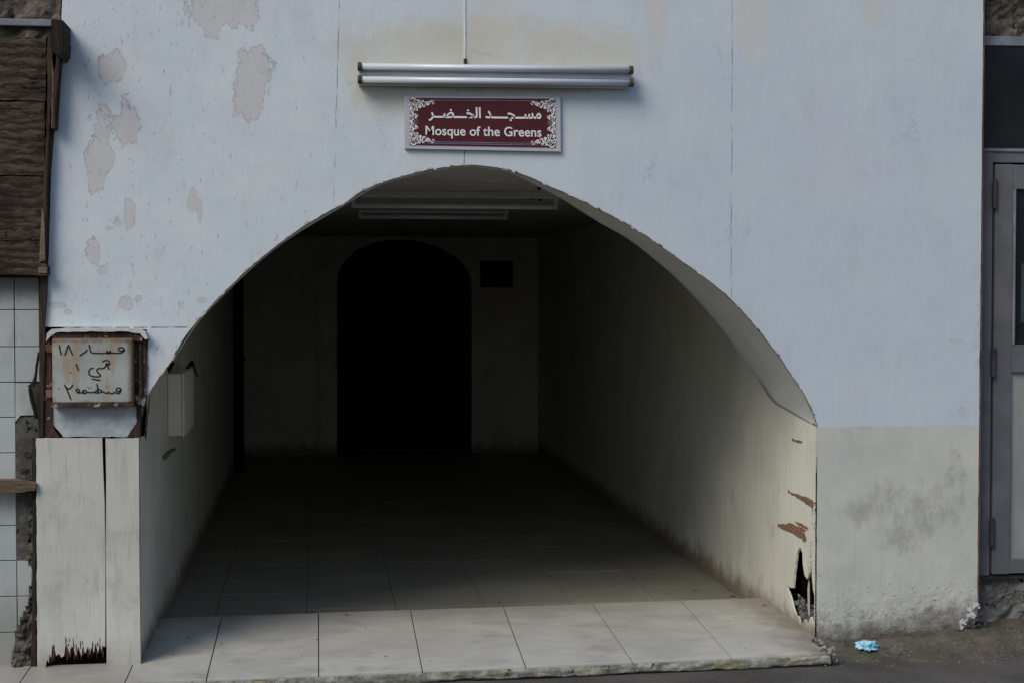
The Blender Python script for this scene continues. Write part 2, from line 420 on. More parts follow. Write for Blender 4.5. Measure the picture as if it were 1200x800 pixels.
def tile_white():
    M = MT('white_wall_tile', .35, .4)
    n = M.noise(3, 5, .6); c = M.mix(M.step(n, .3, .7), (.36, .385, .38), (.43, .455, .445))
    c = M.mix(M.mul(M.step(M.noise(8, 6, .7, (2, 1, .6)), .52, .7), .5), c, (.20, .20, .185))
    top = pY(20, 326)[1]
    c = M.mix(M.mul(M.step(M.math('ADD', M.Z, M.math('MULTIPLY', M.noise(14, 5, .7), .1)), top-.10, top+.05), .85), c, (.09, .08, .065))
    lo = pY(20, 690)[1]
    c = M.mix(M.mul(M.step(M.Z, lo+.1, lo-.2), .6), c, (.19, .18, .15))
    sp = M.step(M.noise(50, 3, .6), .72, .74); c = M.mix(sp, c, (.12, .06, .04))
    M.color(c); M.bump(M.noise(4, 3), .2, .01); return M.m
def rubble_mat(name='rubble', a=(.045, .04, .033), b=(.15, .135, .115)):
    M = MT(name, .95, .1); n = M.noise(9, 7, .75); v = M.vor(16)
    c = M.mix(M.step(n, .35, .68), a, b); c = M.mix(M.mul(M.step(v, .35, .1), .4), c, tuple(x*1.6 for x in b))
    c = M.mix(M.step(M.noise(25, 6, .7, off=(2, 0, 2)), .42, .36), c, (.012, .01, .009))
    M.color(c); M.bump(n, .9, .02); M.bump(M.noise(50, 5, .7), .8, .006); return M.m

m_facade = facade_material()
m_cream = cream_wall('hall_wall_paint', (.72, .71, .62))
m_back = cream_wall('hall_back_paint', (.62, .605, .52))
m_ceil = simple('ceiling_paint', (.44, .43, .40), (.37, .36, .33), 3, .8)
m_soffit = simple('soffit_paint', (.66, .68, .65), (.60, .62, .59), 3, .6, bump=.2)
m_panel = panel_material()
m_edge = wood_material('raw_board_edge', (.10, .05, .035), (.20, .115, .085), (1, 1, .6), 14, .5)
m_splint = wood_material('rotten_brown_wood', (.10, .045, .026), (.30, .16, .10), (7, 7, .6), 7, .6)
m_exposed = wood_material('exposed_brown_fibre', (.13, .07, .045), (.29, .18, .125), (1, 2, 6), 16, .7)
def plank_material():
    M = MT('weathered_plank', .9, .1)
    w_ = M.t.nodes.new('ShaderNodeTexWave'); w_.wave_type = 'BANDS'; w_.bands_direction = 'Z'; w_.inputs['Scale'].default_value = 7; w_.inputs['Distortion'].default_value = 9
    w_.inputs['Detail'].default_value = 5; w_.inputs['Detail Scale'].default_value = 1.6; w_.inputs['Detail Roughness'].default_value = .65
    M.l(M.vec((.55, 1, 1)), w_.inputs[0]); wv = w_.outputs['Fac']
    n = M.noise(7, 7, .7, (1.2, 1, 6), dist=.8); n2 = M.noise(30, 5, .7, (1, 1, 7)); big = M.noise(5, 4, .6)
    c = M.mix(M.step(n, .35, .65), (.030, .022, .016), (.095, .072, .054)); c = M.mix(M.mul(M.step(wv, .45, .1), .75), c, (.018, .013, .010))
    c = M.mix(M.mul(M.step(n2, .5, .68), .5), c, (.14, .11, .085)); c = M.mix(M.mul(M.step(big, .5, .66), .7), c, (.022, .016, .013))
    k = M.step(M.noise(5, 7, .7, (.8, 1, 9), off=(5, 5, 5), dist=1.2), .40, .36); c = M.mix(k, c, (.006, .005, .004))
    M.color(c); M.bump(wv, .28, .008); M.bump(n2, .5, .004); M.bump(M.math('SUBTRACT', 1., k), .8, .008); return M.m
m_plank = plank_material()
m_post = wood_material('dark_timber', (.022, .015, .011), (.06, .042, .032), (9, 9, .8), 5, .8)
m_ledge = wood_material('pale_timber', (.11, .075, .05), (.22, .16, .115), (.8, 1, 9), 6, .5)
m_dark = simple('painted_shade_black', (.006, .005, .004), rough=1, spec=0)  # near-black colour stands in for shade inside holes and gaps
m_darkwood = wood_material('dark_door_wood', (.016, .013, .011), (.034, .028, .023), (9, 1, .6), 4, .4)
m_tile = step_tile_material(); m_floor = floor_tile_material(); m_lip = concrete_lip()
m_grout = simple('dark_grout', (.06, .05, .04), rough=.9)
m_asph = asphalt(); m_dirt = dirt(); m_rustbox = rust_box(); m_rust = rust()
m_wtile = tile_white(); m_rub = rubble_mat(); m_rub2 = rubble_mat('grey_cement', (.075, .072, .066), (.125, .12, .11))
m_concr = rubble_mat('dirty_concrete', (.10, .10, .095), (.21, .21, .195))
m_stone = rubble_mat('brown_stone', (.06, .05, .04), (.19, .16, .13))
m_ink = simple('black_ink', (.018, .018, .02), rough=.6, bump=0)
m_frame = simple('grey_painted_metal', (.135, .138, .155), (.10, .10, .112), 5, .5, bump=.25, spec=.4)
m_frame_d = simple('dark_grey_metal', (.05, .05, .058), rough=.5)
m_rail = simple('light_metal_rail', (.22, .235, .27), rough=.45)
def glass():
    M = MT('dark_window_glass', .10, .22); n = M.noise(2.5, 5, .6)
    M.color(M.mix(M.step(n, .35, .7), (.006, .008, .010), (.016, .019, .022)))
    M.l(M.step(n, .3, .7, .1, .35), M.b.inputs['Roughness']); return M.m
m_glass = glass()
m_frost = simple('frosted_panel', (.27, .295, .285), (.22, .24, .23), 4, .35, (3, 1, 1), .2, .5)
m_green = simple('greenish_poster', (.05, .075, .068), rough=.5)
m_lampw = simple('white_enamel', (.50, .54, .58), (.42, .45, .48), 4, .35, bump=.08, spec=.5)
m_tube = simple('lamp_tube_glass', (.62, .66, .70), (.56, .60, .64), 3, .18, bump=.02, spec=.6)
m_cap = simple('corroded_cap', (.10, .085, .055), (.03, .025, .02), 60, .7)
m_white = simple('sign_white', (.46, .46, .52), (.42, .42, .47), 6, .45, bump=.03)
m_maroon = simple('sign_maroon', (.082, .012, .014), (.060, .012, .013), 11, .4, bump=.03, spec=.3)
m_letter = simple('sign_letter_white', (.80, .75, .77), (.74, .70, .72), 20, .5, bump=.02)
m_chipw = simple('lifted_paint_white', (.58, .59, .58), (.45, .45, .44), 30, .7)
m_chipb = simple('bare_brown_chip', (.12, .08, .055), (.03, .022, .016), 40, .9)
m_litter = simple('blue_plastic', (.10, .40, .60), (.40, .66, .77), 22, .3, bump=.4, spec=.5)
m_boxp = simple('cream_plastic', (.80, .73, .62), (.74, .67, .57), 4, .5, bump=.08)
m_cable = simple('white_cable_cover', (.74, .75, .73), (.6, .6, .58), rough=.6)
m_black = simple('black_rubber', (.012, .011, .010), rough=.7)
m_plateb = simple('blue_white_plate', (.44, .48, .51), (.33, .355, .37), 22, .6, bump=.4)

# ------------------------------------------------------------------ the ground
def gz(x, y):
    xx = max(-6, min(6, x)); z = -.034 + .004*xx
    return z
bm = bmesh.new()
xs = [-60, -20, -8, -6] + [-5 + .25*i for i in range(41)] + [6, 8, 20, 60]
ys = [-60, -25, -12, -8] + [-6 + .25*i for i in range(25)] + [2, 12, 40]
G = [[bm.verts.new((x, y, gz(x, y) + mnoise.noise(Vector((x*1.7, y*1.7, 0)))*.006)) for y in ys] for x in xs]
for i in range(len(xs)-1):
    for j in range(len(ys)-1): bm.faces.new((G[i][j], G[i+1][j], G[i+1][j+1], G[i][j+1]))
tag(link('road', bm, m_asph, smooth=True), kind='structure')
# sandy verge banked against the foot of the wall
bm = bmesh.new(); nx, ny = 190, 26; G = []
for i in range(nx+1):
    x = XR - .05 + 2.6*i/nx; row = []
    for j in range(ny+1):
        t = j/ny; y = -.27 + .47*t + .16*mnoise.noise(Vector((x*3, 0, 5)))*(1-t)
        k = max(0, min(1, (y+.24)/.24)); k = k*k*(3-2*k)
        top = .030 + (x-2.4)*.05
        z = gz(x, y) - .012 + k*(top-gz(x, y)+.004) + mnoise.noise(Vector((x*9, y*9, 1)))*.010*k + mnoise.noise(Vector((x*30, y*30, 1)))*.005
        row.append(bm.verts.new((x, y, z + (.011 if k > 0 else -.0)*1)))
    G.append(row)
for i in range(nx):
    for j in range(ny): bm.faces.new((G[i][j], G[i+1][j], G[i+1][j+1], G[i][j+1]))
tag(link('dirt_verge', bm, m_dirt), kind='structure')

# ------------------------------------------------------------------ the mosque building
D = 9.1; CZ = pY(555, 195)[1] + .02
bld = empty('mosque_building', (.7, 0, 0), 'pale blue painted mosque front with a wide low arch leading into a dark tiled passage', 'building')

left = PY([(73,-60),(73,0),(70,60),(66,130),(60,200),(57,300),(53,383)])
boxtop = PY([(53,383),(110,383.5),(172,386),(174,395),(172,430),(171,462)])
arch_px = [(171,467),(176,458),(184,446),(194,432),(204,418),(212,402),(222,387),(240,366.5),(265,340),(290,316),(320,291),(350,269),(372,255),
           (390,245),(404,238),(424,224),(450,213),(485,203),(515,197),(551,193.5),(580,196),(602,201),(622,208),(640,216.5),(670,229.5),(697,243),(725,257),(757,276),
           (789,299),(823,323),(857,351),(886,383),(912,416),(929,441),(942,461),(952,481),(958.5,499)]
arch = PY(arch_px)
arch_s = smooth_pts(arch, 3)
arch_d = dense(arch_s, .009, .0019, 3.1, 34.)
zr0 = pY(958, 753); zr1 = pY(1145, 738)
jamb = dense([arch[-1], (XR, .55), (XR+.002, zr0[1]-.02)], .02, .0015, 8., 20.)
basep = []
for i in range(0, 41):
    t = i/40; x = XR + (zr1[0]-XR)*t
    basep.append((x, zr0[1] - .03 + (zr1[1]-zr0[1])*t + mnoise.noise(Vector((x*22, 3, 1)))*.018 + (max(0, t-.82)*.40)))
xr = zr1[0]
right = dense([(xr, basep[-1][1]+.01), (xr+.001, 1.3), (xr+.004, 3.2)], .03, .002, 5., 9.)
outer = left + boxtop[1:] + arch_d + jamb[1:] + basep[1:] + right + [(xr+.004, 4.3), (left[0][0]+.01, 4.3)]
plate('front_wall', outer, m_facade, bld, 0, .03)
# raw board edges: slim brown strips seen at the outer borders of the front
bm = bmesh.new(); add_plate(bm, dense([(xr+.0015, basep[-1][1]+.03), (xr+.006, 1.3), (xr+.007, 4.2)], .02, .003, 2., 12.) + [(xr+.010, 4.2), (xr+.009, 1.3), (xr+.0055, basep[-1][1]+.03)], [], onY(-.002), .03)
link('board_edge', bm, m_edge, bld)
bm = bmesh.new()
lp = [(x-.004, z) for x, z in left]; 
add_plate(bm, dense(lp, .02, .003, 1., 20.) + [(x-.010, z) for x, z in reversed(left)], [], onY(-.001), .03)
link('board_edge', bm, m_edge, bld)
# masonry behind the boards so that the front has a body
box('wall_core', xr-.60+.0, xr, .032, 1.2, -.2, 4.28, m_concr, bld, 0)
box('wall_core', left[0][0]-.30, XL-.03, .10, 1.2, -.2, 4.28, m_concr, bld, 0)
box('wall_core', XL-.03, XR+.1, .20, 1.2, CZ+.06, 4.28, m_concr, bld, 0)

# soffit of the arch: ruled from the front edge to a deeper inner edge
inner_keys = [  # (arch pixel x, depth, inner pixel or None)
    (171,0,None),(204,.10,None),(240,.18,None),(320,.22,None),(404,.24,None),(450,.22,None),(515,.16,None),(551,.12,None),(580,.12,None),
    (602,.10,(600,204)),(640,.24,(633,220)),(670,.32,(658,233)),(697,.37,(680,247)),(725,.45,(704,262)),(757,.52,(733,278.5)),(789,.62,(758,297)),(823,.72,(790,324)),
    (857,.82,(821,356)),(886,.90,(846,385)),(912,.93,(869,418)),(929,.90,(887,443.6)),(942,.70,(904,469)),(952,.41,(925,482)),(958.5,0,(957,499))]
oc, ic = [], []
for px, dd, ip in inner_keys:
    k = min(range(len(arch_px)), key=lambda i: abs(arch_px[i][0]-px)); u, v = arch[k]
    oc.append((u, v))
    if ip: a, b = pY(ip[0], ip[1], dd); ic.append((a, dd, b))
    else: ic.append((u, dd, v))
bm = bmesh.new()
SO = smooth_pts([Vector((u, .004, v)) for u, v in oc], 6); SI = smooth_pts([Vector(p) for p in ic], 6)
rows = []
for a, b in zip(SO, SI):
    a = Vector(a); b = Vector(b); rows.append([bm.verts.new(a.lerp(b, j/6)) for j in range(7)])
for r0, r1 in zip(rows, rows[1:]):
    for j in range(6): bm.faces.new((r0[j], r1[j], r1[j+1], r0[j+1]))
bk = [bm.verts.new(Vector((v[-1].co.x, v[-1].co.y, v[-1].co.z)) + Vector((0, .02, .012))) for v in rows]
tp = [bm.verts.new(Vector((v[-1].co.x, min(v[-1].co.y+.02, 1.1), CZ+.02 if v[-1].co.z < CZ else v[-1].co.z+.02))) for v in rows]
for i in range(len(rows)-1):
    bm.faces.new((rows[i][6], rows[i+1][6], bk[i+1], bk[i])); bm.faces.new((bk[i], bk[i+1], tp[i+1], tp[i]))
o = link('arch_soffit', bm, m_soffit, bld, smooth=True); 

# peeling rim of the arch: brown chips and lifted white paint
def chips(name, m, n, lo, hi, size, off, seed):
    random.seed(seed); bm = bmesh.new()
    for _ in range(n):
        i = random.randint(int(len(arch_d)*lo), int(len(arch_d)*hi)-3); a = Vector(arch_d[i]); b = Vector(arch_d[i+2]); d = (b-a).normalized(); nr = Vector((-d.y, d.x))
        L = random.uniform(.25, 1)**2*size; W = L*random.uniform(.12, .4); c = a + nr*random.uniform(*off)
        yy = -random.uniform(.001, .006); pts = []
        for k in range(7):
            an = k*2*math.pi/7; pts.append(c + d*math.cos(an)*L*random.uniform(.6, 1.1) + nr*math.sin(an)*W*random.uniform(.5, 1.2))
        vs = [bm.verts.new((p.x, yy + random.uniform(-.003, .0015), p.y)) for p in pts]
        bm.faces.new(vs)
    return link(name, bm, m, bld)
chips('paint_flakes', m_chipw, 120, .02, .62, .017, (-.002, .006), 1)
chips('paint_flakes', m_chipw, 60, .62, .99, .016, (-.002, .004), 2)
chips('bare_chips', m_chipb, 46, .02, .99, .016, (-.004, .003), 3)
# dark line of bare board edge following the arch
bm = bmesh.new()
for (a, b) in zip(arch_d, arch_d[1:]):
    a = Vector(a); b = Vector(b); d = (b-a).normalized(); nr = Vector((d.y, -d.x))
    w = .0035 + .004*max(0, mnoise.noise(Vector((a.x*14, a.y*14, 2))))
    vs = [bm.verts.new((p.x, -.0005 + (.001 if q else 0), p.y)) for p, q in ((a, 0), (b, 0), (b+nr*w, 1), (a+nr*w, 1))]
    bm.faces.new(vs)
link('arch_edge_strip', bm, m_edge, bld)

# side walls -------------------------------------------------------
def rw(pts, o=(880, 480), s=2.858): return [pX(o[0]+u/s, o[1]+v/s, XR) for u, v in pts]
hole = rw([(165,460),(172,478),(174,520),(180,556),(188,566),(195,545),(199,440),(203,445),(204,560),(208,600),(214,625),(214,735),(206,728),(201,690),(196,700),(188,722),(180,700),(172,715),(164,712),(158,690),(150,690),(142,665),(132,625),(117,587),(128,592),(141,596),(146,540),(154,480)])
top = CZ + .06
zs = pX(957.5, 753, XR)[1]
hole = dense(hole + [hole[0]], .008, .0035, 4.4, 40.)[:-1]
wall_o = [(.006, -.2), (D, -.2), (D, top), (1.0, top), (.006, arch[-1][1]+.0)]
# the wall's front upper corner is cut so it meets the soffit curve
wall_o = [(.031, -.2), (D, -.2), (D, top), (.85, top), (.031, top)]
bm = bmesh.new(); add_plate(bm, wall_o, [hole], onX(XR), .010)
rwall = link('side_wall', bm, m_cream, bld, label='cream right hand passage wall with a rotten black hole at its foot')
box('hole_shade_sheet', XR+.045, XR+.06, .033, .9, -.1, .9, m_dark, bld, 0); box('hole_shade_strip', XR+.011, XR+.045, .032, .036, -.1, .9, m_dark, bld, 0)  # black sheets paint the hole's shade and close its lit front gap
rough_in = bmesh.new(); 
for k in range(90):
    y = random.uniform(.035, .40); z = zs + .10 + .05*random.random()**2; q_ = random.uniform(.004, .012)
    M4 = Matrix.Translation((XR+.028+random.uniform(-.006,.006), y, z)) @ Matrix.Rotation(random.random()*6, 4, (random.random(), 1, random.random())) @ Matrix.Diagonal((q_*.7, q_, q_*random.uniform(.5,1.6), 1))
    bmesh.ops.create_icosphere(rough_in, subdivisions=1, radius=1, matrix=M4)
link('rubble_fill', rough_in, m_concr, bld)

bm = bmesh.new(); G2 = {}
for i in range(61):
    for j in range(45):
        y = .037+.37*i/60; z = zs-.12+.24*j/44; q = Vector((1.5, y*26, z*26))
        G2[i, j] = bm.verts.new((XR+.034 - .010*abs(mnoise.noise(q)) - .007*mnoise.noise(q*2.3) + .012*(j/44)**3, y, z + .02*mnoise.noise(Vector((y*30, 1, 1)))*(j/44)))
for i in range(60):
    for j in range(44): bm.faces.new((G2[i,j], G2[i+1,j], G2[i+1,j+1], G2[i,j+1]))
link('rubble_bed', bm, m_concr, bld)
# bare fibre patches torn from the board
for pts in ([(138,96),(150,99),(172,105),(173,109),(158,108),(140,102)],
            [(125,266),(133,274),(150,281),(170,286),(190,293),(205,303),(219,314),(218,330),(206,333),(200,322),(186,312),(160,295),(140,284),(127,276)],
            [(90,384),(104,381),(118,384),(130,378),(148,384),(160,396),(158,388),(176,398),(186,405),(170,402),(180,412),(184,424),(187,438),(176,440),(170,428),(158,424),(148,416),(132,410),(118,402),(100,396)],
            [(150,374),(168,380),(190,392),(193,400),(178,392),(156,381)]):
    q = rw(pts); q = dense(q + [q[0]], .005, .0055, 2.5, 45.)[:-1]
    bm = bmesh.new(); add_plate(bm, q, [], onX(XR-.003), .004)
    link('torn_patch', bm, m_exposed, rwall)
# split running up the arris
bm = bmesh.new()
for i in range(46):
    z = zs + .02 + i*.018; w = .010*abs(mnoise.noise(Vector((z*7, 1, 1)))) + (.012 if z < .78 else .002)
    add_plate(bm, [(.0025, z), (.0025+w, z+.003), (.0025+w*.8, z+.017), (.0025, z+.018)], [], onX(XR-.002), .001)
link('edge_split', bm, m_dark, rwall)
# splinters standing in the hole
bm = bmesh.new()
for u0, u1, v0, v1 in ((181,184,600,690),(206,208,560,690)):
    q = rw([(u0,v0),(u1,v0-30),(u1+1,v1),(u0+1,v1-15)]); add_plate(bm, q, [], onX(XR+.012), .006)
link('splinter', bm, m_panel, rwall)
# lifted white paint along the arris above the hole
bm = bmesh.new(); random.seed(5)
for k in range(26):
    a, b = rw([(random.uniform(205, 222), random.uniform(320, 400))])[0]; s = random.uniform(.004, .014)
    vs = [bm.verts.new((XR - random.uniform(.001, .010), a+dx*s*.6, b+dz*s)) for dx, dz in ((0,0),(1,.3),(.8,1),(-.2,.8))]; bm.faces.new(vs)
link('paint_flakes', bm, m_chipw, rwall)

lhole = [pX(a, b, XL) for a, b in ((190,534),(196,528),(205,523),(207,526),(200,531),(196,537),(192,540))]
bm = bmesh.new(); add_plate(bm, [(.031, -.2), (D, -.2), (D, top), (.031, top)], [lhole], onX(XL-.04), .04)
# front face of this plate is d=.04 -> X = XL
lwall = link('side_wall', bm, m_cream, bld, label='shaded left hand passage wall with a small black gash')
box('hole_shade_sheet', XL-.07, XL-.05, .3, 2.6, .5, 1.3, m_dark, bld, 0)  # black sheet behind the gash, its shade put into the colour
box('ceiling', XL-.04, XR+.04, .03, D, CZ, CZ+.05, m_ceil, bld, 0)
box('ceiling_trim', XL, XR, 1.98, 2.02, CZ-.025, CZ-.001, m_ceil, bld, .002)
for px, py in ((632,221),(622,233),(633,234)):
    bm = bmesh.new(); d = ray(px, py); t = (CZ-.012-CO.z)/d.z; p = CO+d*t; add_tube(bm, [(p.x, p.y, CZ), (p.x, p.y, CZ-.010), (p.x+.008, p.y, CZ-.016)], .011)
    link('ceiling_hook', bm, m_black, bld)

# back wall with arched doorway ------------------------------------
def da(pts): return [pY(a, b, D) for a, b in pts]
door_in = da([(395,540),(395,330),(397,318),(405,305),(418,293),(436,285),(455,281.5),(472,281),(492,283),(512,289),(530,299),(543,310),(551,322),(552,340),(552,540)])
bw_z = -.2
door_in[0] = (door_in[0][0], -.05); door_in[-1] = (door_in[-1][0], -.05)
bw = [(XL-.04, bw_z), (XR+.04, bw_z), (XR+.04, top), (XL-.04, top)]
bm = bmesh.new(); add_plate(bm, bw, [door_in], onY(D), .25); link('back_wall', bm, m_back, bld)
sur_o = da([(373,540),(373,322),(377,315),(397,303),(412,289),(434,280),(455,276.5),(472,276),(493,278),(514,284),(533,294),(547,306),(556,320),(556,540)])
sur_o[0] = (sur_o[0][0], -.0); sur_o[-1] = (sur_o[-1][0], -.0)
dd2 = list(door_in); dd2[0] = (dd2[0][0], 0.0); dd2[-1] = (dd2[-1][0], 0.0)
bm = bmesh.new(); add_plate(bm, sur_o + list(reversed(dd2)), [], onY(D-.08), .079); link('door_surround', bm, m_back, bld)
dx0, dx1 = door_in[0][0], door_in[-1][0]; mid = (dx0+dx1)/2
door = link('door', (lambda b: (add_plate(b, [(x, z) for x, z in door_in], [], onY(D+.16), .04), b)[1])(bmesh.new()), m_darkwood, bld)
for sx in (0, 1):
    a = dx0+.06 if sx == 0 else mid+.03; b = mid-.03 if sx == 0 else dx1-.06
    for z0, z1 in ((.15, .75), (.85, 1.45)): box('door_panel', a, b, D+.14, D+.16, z0, z1, m_darkwood, door, .01)
bm = bmesh.new(); add_tube(bm, [(mid+.05, D+.14, .95), (mid+.05, D+.10, .95), (mid+.05, D+.10, .85), (mid+.05, D+.14, .85)], .01); link('handle', bm, m_frame_d, door)

# hall floor --------------------------------------------------------
fl = empty('hall_floor', (.7, 4, 0), 'dull brown tiled floor inside the dark passage', 'floor'); fl['kind'] = 'structure'
bm = bmesh.new(); s = .46; yy = .80
random.seed(3)
while yy < D:
    xx = XL - .22
    while xx < XR:
        a, b = max(xx+.0015, XL), min(xx+s-.0015, XR)
        if b > a:
            dz = random.uniform(-.0008, .0008); add_box(bm, a, b, yy+.0015, min(yy+s-.0015, D), -.05, dz-.022)
        xx += s
    yy += s
link('floor_tiles', bm, m_floor, fl, bev=.0015)
box('floor_bed', XL, XR, .80, D, -.08, -.026, m_grout, fl, 0)

# the tiled entrance step ------------------------------------------
B0, BX, BY = .025, .008, .028
def zt(x, y): return B0 + BX*x + BY*y
def pS(px, py):
    d = ray(px, py); # plane z = B0 + BX x + BY y
    t = (B0 + BX*CO.x + BY*CO.y - CO.z) / (d.z - BX*d.x - BY*d.y); p = CO + d*t; return p.x, p.y
step = empty('entrance_step', (.7, .4, 0), 'low sloping entrance step of large pale tiles with a stained mortar edge', 'step')
fy = pS(700, 776.5)[1]; 
def frontY(x):                       # front edge runs slightly askew, measured at both ends
    (xa, ya), (xb, yb) = pS(240, 795.5), pS(970, 765)
    return ya + (yb-ya)*(x-xa)/(xb-xa)
def backY(x):
    (xa, ya), (xb, yb) = pS(187, 724), pS(896, 700)
    return ya + (yb-ya)*(x-xa)/(xb-xa)
jf = [-1.6, -1.22, -.79, pS(242,795)[0], 0.0, pS(495,785)[0], pS(616,780)[0], pS(740,773)[0], pS(856,769)[0], pS(970,765)[0]]
jb = [-1.6, -1.22, -.79, pS(260,721.5)[0], 0.0, pS(481,714)[0], pS(590,710.4)[0], pS(694,706.8)[0], pS(798,703.3)[0], XR+.1]
bm = bmesh.new(); g = .0022
for i in range(len(jf)-1):
    a0, a1, b0, b1 = jf[i]+g, jf[i+1]-g, jb[i]+g, jb[i+1]-g
    if i == len(jf)-2: a1 = jf[-1]; b1 = XR
    if i < 2: q = [(a0, frontY(a0)), (a1, frontY(a1)), (a1, .03), (a0, .03)]
    elif i == len(jf)-2: q = [(a0, frontY(a0)), (a1, frontY(a1)), (a1, -.035), (XR, .0), (XR, backY(XR)), (b0, backY(b0))]
    else: q = [(a0, frontY(a0)), (a1, frontY(a1)), (b1, backY(b1)), (b0, backY(b0))]
    if i == 2: q = [(a0, frontY(a0)), (a1, frontY(a1)), (b1, backY(b1)), (XL, backY(XL)), (XL, .03), (a0, .03)]
    dz = random.uniform(-.001, .001)
    tp = [bm.verts.new((x, y, zt(x, y)+dz)) for x, y in q]; bt = [bm.verts.new((x, y, zt(x, y)-.012)) for x, y in q]
    bm.faces.new(tp); bm.faces.new(bt[::-1])
    for k in range(len(q)): bm.faces.new((tp[k], tp[(k+1)%len(q)], bt[(k+1)%len(q)], bt[k]))
link('step_tiles', bm, m_tile, step, bev=.0015)
# core under the tiles
bm = bmesh.new(); q = [(-1.6, frontY(-1.6)+.02), (jf[-1]-.02, frontY(jf[-1])+.02), (jf[-1]-.02, -.03), (XR, .0), (XR, backY(XR)-.002), (XL, backY(XL)-.002), (XL, .03), (-1.6, .03)]
tp = [bm.verts.new((x, y, zt(x, y)-.006)) for x, y in q]; bt = [bm.verts.new((x, y, -.25)) for x, y in q]
bm.faces.new(tp); bm.faces.new(bt[::-1])
for k in range(len(q)): bm.faces.new((tp[k], tp[(k+1)%len(q)], bt[(k+1)%len(q)], bt[k]))
link('step_core', bm, m_grout, step)
# ragged mortar lip along the front
bm = bmesh.new(); n = 420; rows = []
xa, xb = -1.6, jf[-1]+.012
for i in range(n+1):
    x = xa + (xb-xa)*i/n; y0 = frontY(x); row = []
    hh = .040 + .012*mnoise.noise(Vector((x*4, 2, 0))) + .006*mnoise.noise(Vector((x*19, 2, 0)))
    for j in range(9):
        t = j/8; r = mnoise.noise(Vector((x*40, t*3, 4)))*.004 + mnoise.noise(Vector((x*12, t*2, 4)))*.006
        row.append(bm.verts.new((x, y0 - .004 - r - .004*math.sin(t*3.1), zt(x, y0)-.009 - hh*t)))
    row.append(bm.verts.new((x, y0+.03, zt(x, y0)-.009-hh))); rows.append(row)
for a, b in zip(rows, rows[1:]):
    for j in range(9): bm.faces.new((a[j], b[j], b[j+1], a[j+1]))
link('mortar_lip', bm, m_lip, step, smooth=True)
bm = bmesh.new(); rows = []
for i in range(n+1):
    x = xa + (xb-xa)*i/n; y0 = frontY(x)+.018 ; row = []
    for j in range(6):
        t = j/5; r = mnoise.noise(Vector((x*25, t*3, 9)))*.014
        row.append(bm.verts.new((x, y0 - r - .02*t, zt(x, y0)-.035 - .10*t)))
    rows.append(row)
for a, b in zip(rows, rows[1:]):
    for j in range(5): bm.faces.new((a[j], b[j], b[j+1], a[j+1]))
link('rough_footing', bm, m_rub, step)
# broken corner lumps at the right-hand end
bm = bmesh.new(); random.seed(12)
for k in range(70):
    x = jf[-1] + random.uniform(-.02, .055); y = frontY(jf[-1]) + random.uniform(-.02, .22); z = gz(x, y) + random.uniform(0, .075)
    r = random.uniform(.006, .018)
    M4 = Matrix.Translation((x, y, z)) @ Matrix.Rotation(random.random()*6, 4, (random.random(), 1, random.random())) @ Matrix.Diagonal((r, r*.8, r*.6, 1))
    bmesh.ops.create_icosphere(bm, subdivisions=1, radius=1, matrix=M4)
link('broken_mortar', bm, m_lip, step)

# ------------------------------------------------------------------ cream boards at the lower left
bd = empty('lower_left_boarding', (-1.0, 0, 0), 'cream painted boards cladding the left foot of the arch, rotted away at the bottom', 'boarding')
Yb = -.035
zb = zt(-1, -.03)+.003
xA0 = pY(42,600,Yb)[0]; xA1 = pY(122,600,Yb)[0]; xB1 = pY(163.5,600,Yb)[0]; ztop = pY(100,513,Yb)[1]
teeth_px = [(122,783),(122,757),(120,756),(119,764),(117,752),(115,765),(112,753),(110,764),(107,758),(105,766),(103,757),(100,765),(97,761),(95,768),(92,757),(89,768),(86,759),(84,756),(82,766),(79,758),(77,754),(75,768),(72,770),(69,765),(66,768),(63,755),(61,757),(60,770),(58,766),(57,776),(55,772),(54,783)]
tb = [pY(a, b, Yb) for a, b in teeth_px]; tb = [(x, z) for x, z in tb]
za = pY(42,783,Yb)[1]
contA = [(xA0, za)] + [(pY(53,783,Yb)[0], za)] + list(reversed(tb))[1:-1] + [(xA1, pY(122,757,Yb)[1]), (xA1+.004, pY(122,640,Yb)[1]), (xA1+.002, pY(121,590,Yb)[1]), (xA1-.004, pY(121,540,Yb)[1]), (xA1-.006, ztop)] + \
    dense([(xA1-.006, ztop), (xA0+.004, ztop+.002)], .02, .003, 3., 20.)[1:] + dense([(xA0+.004, ztop+.002), (xA0, za)], .02, .0025, 9., 20.)[1:-1]
plate('cladding_board', contA, m_panel, bd, Yb, .012, label='wide cream board rotted to brown splinters at its foot')
zb2 = zt(-.9,Yb)+.002
contB = [(xA1+.006, pY(124,781,Yb)[1]), (xB1, zb2), (xB1-.002, .5)] + dense([(xB1-.002, .5), (xB1-.001, ztop-.004)], .02, .0015, 3., 20.)[1:] + dense([(xB1-.001, ztop-.004), (xA1+.008, ztop-.002)], .02, .002, 6., 20.)[1:] + [(xA1+.010, pY(124,560,Yb)[1]), (xA1+.006, pY(124,640,Yb)[1])]
plate('cladding_board', contB, m_panel, bd, Yb-.002, .012, label='narrow cream board on the passage side')
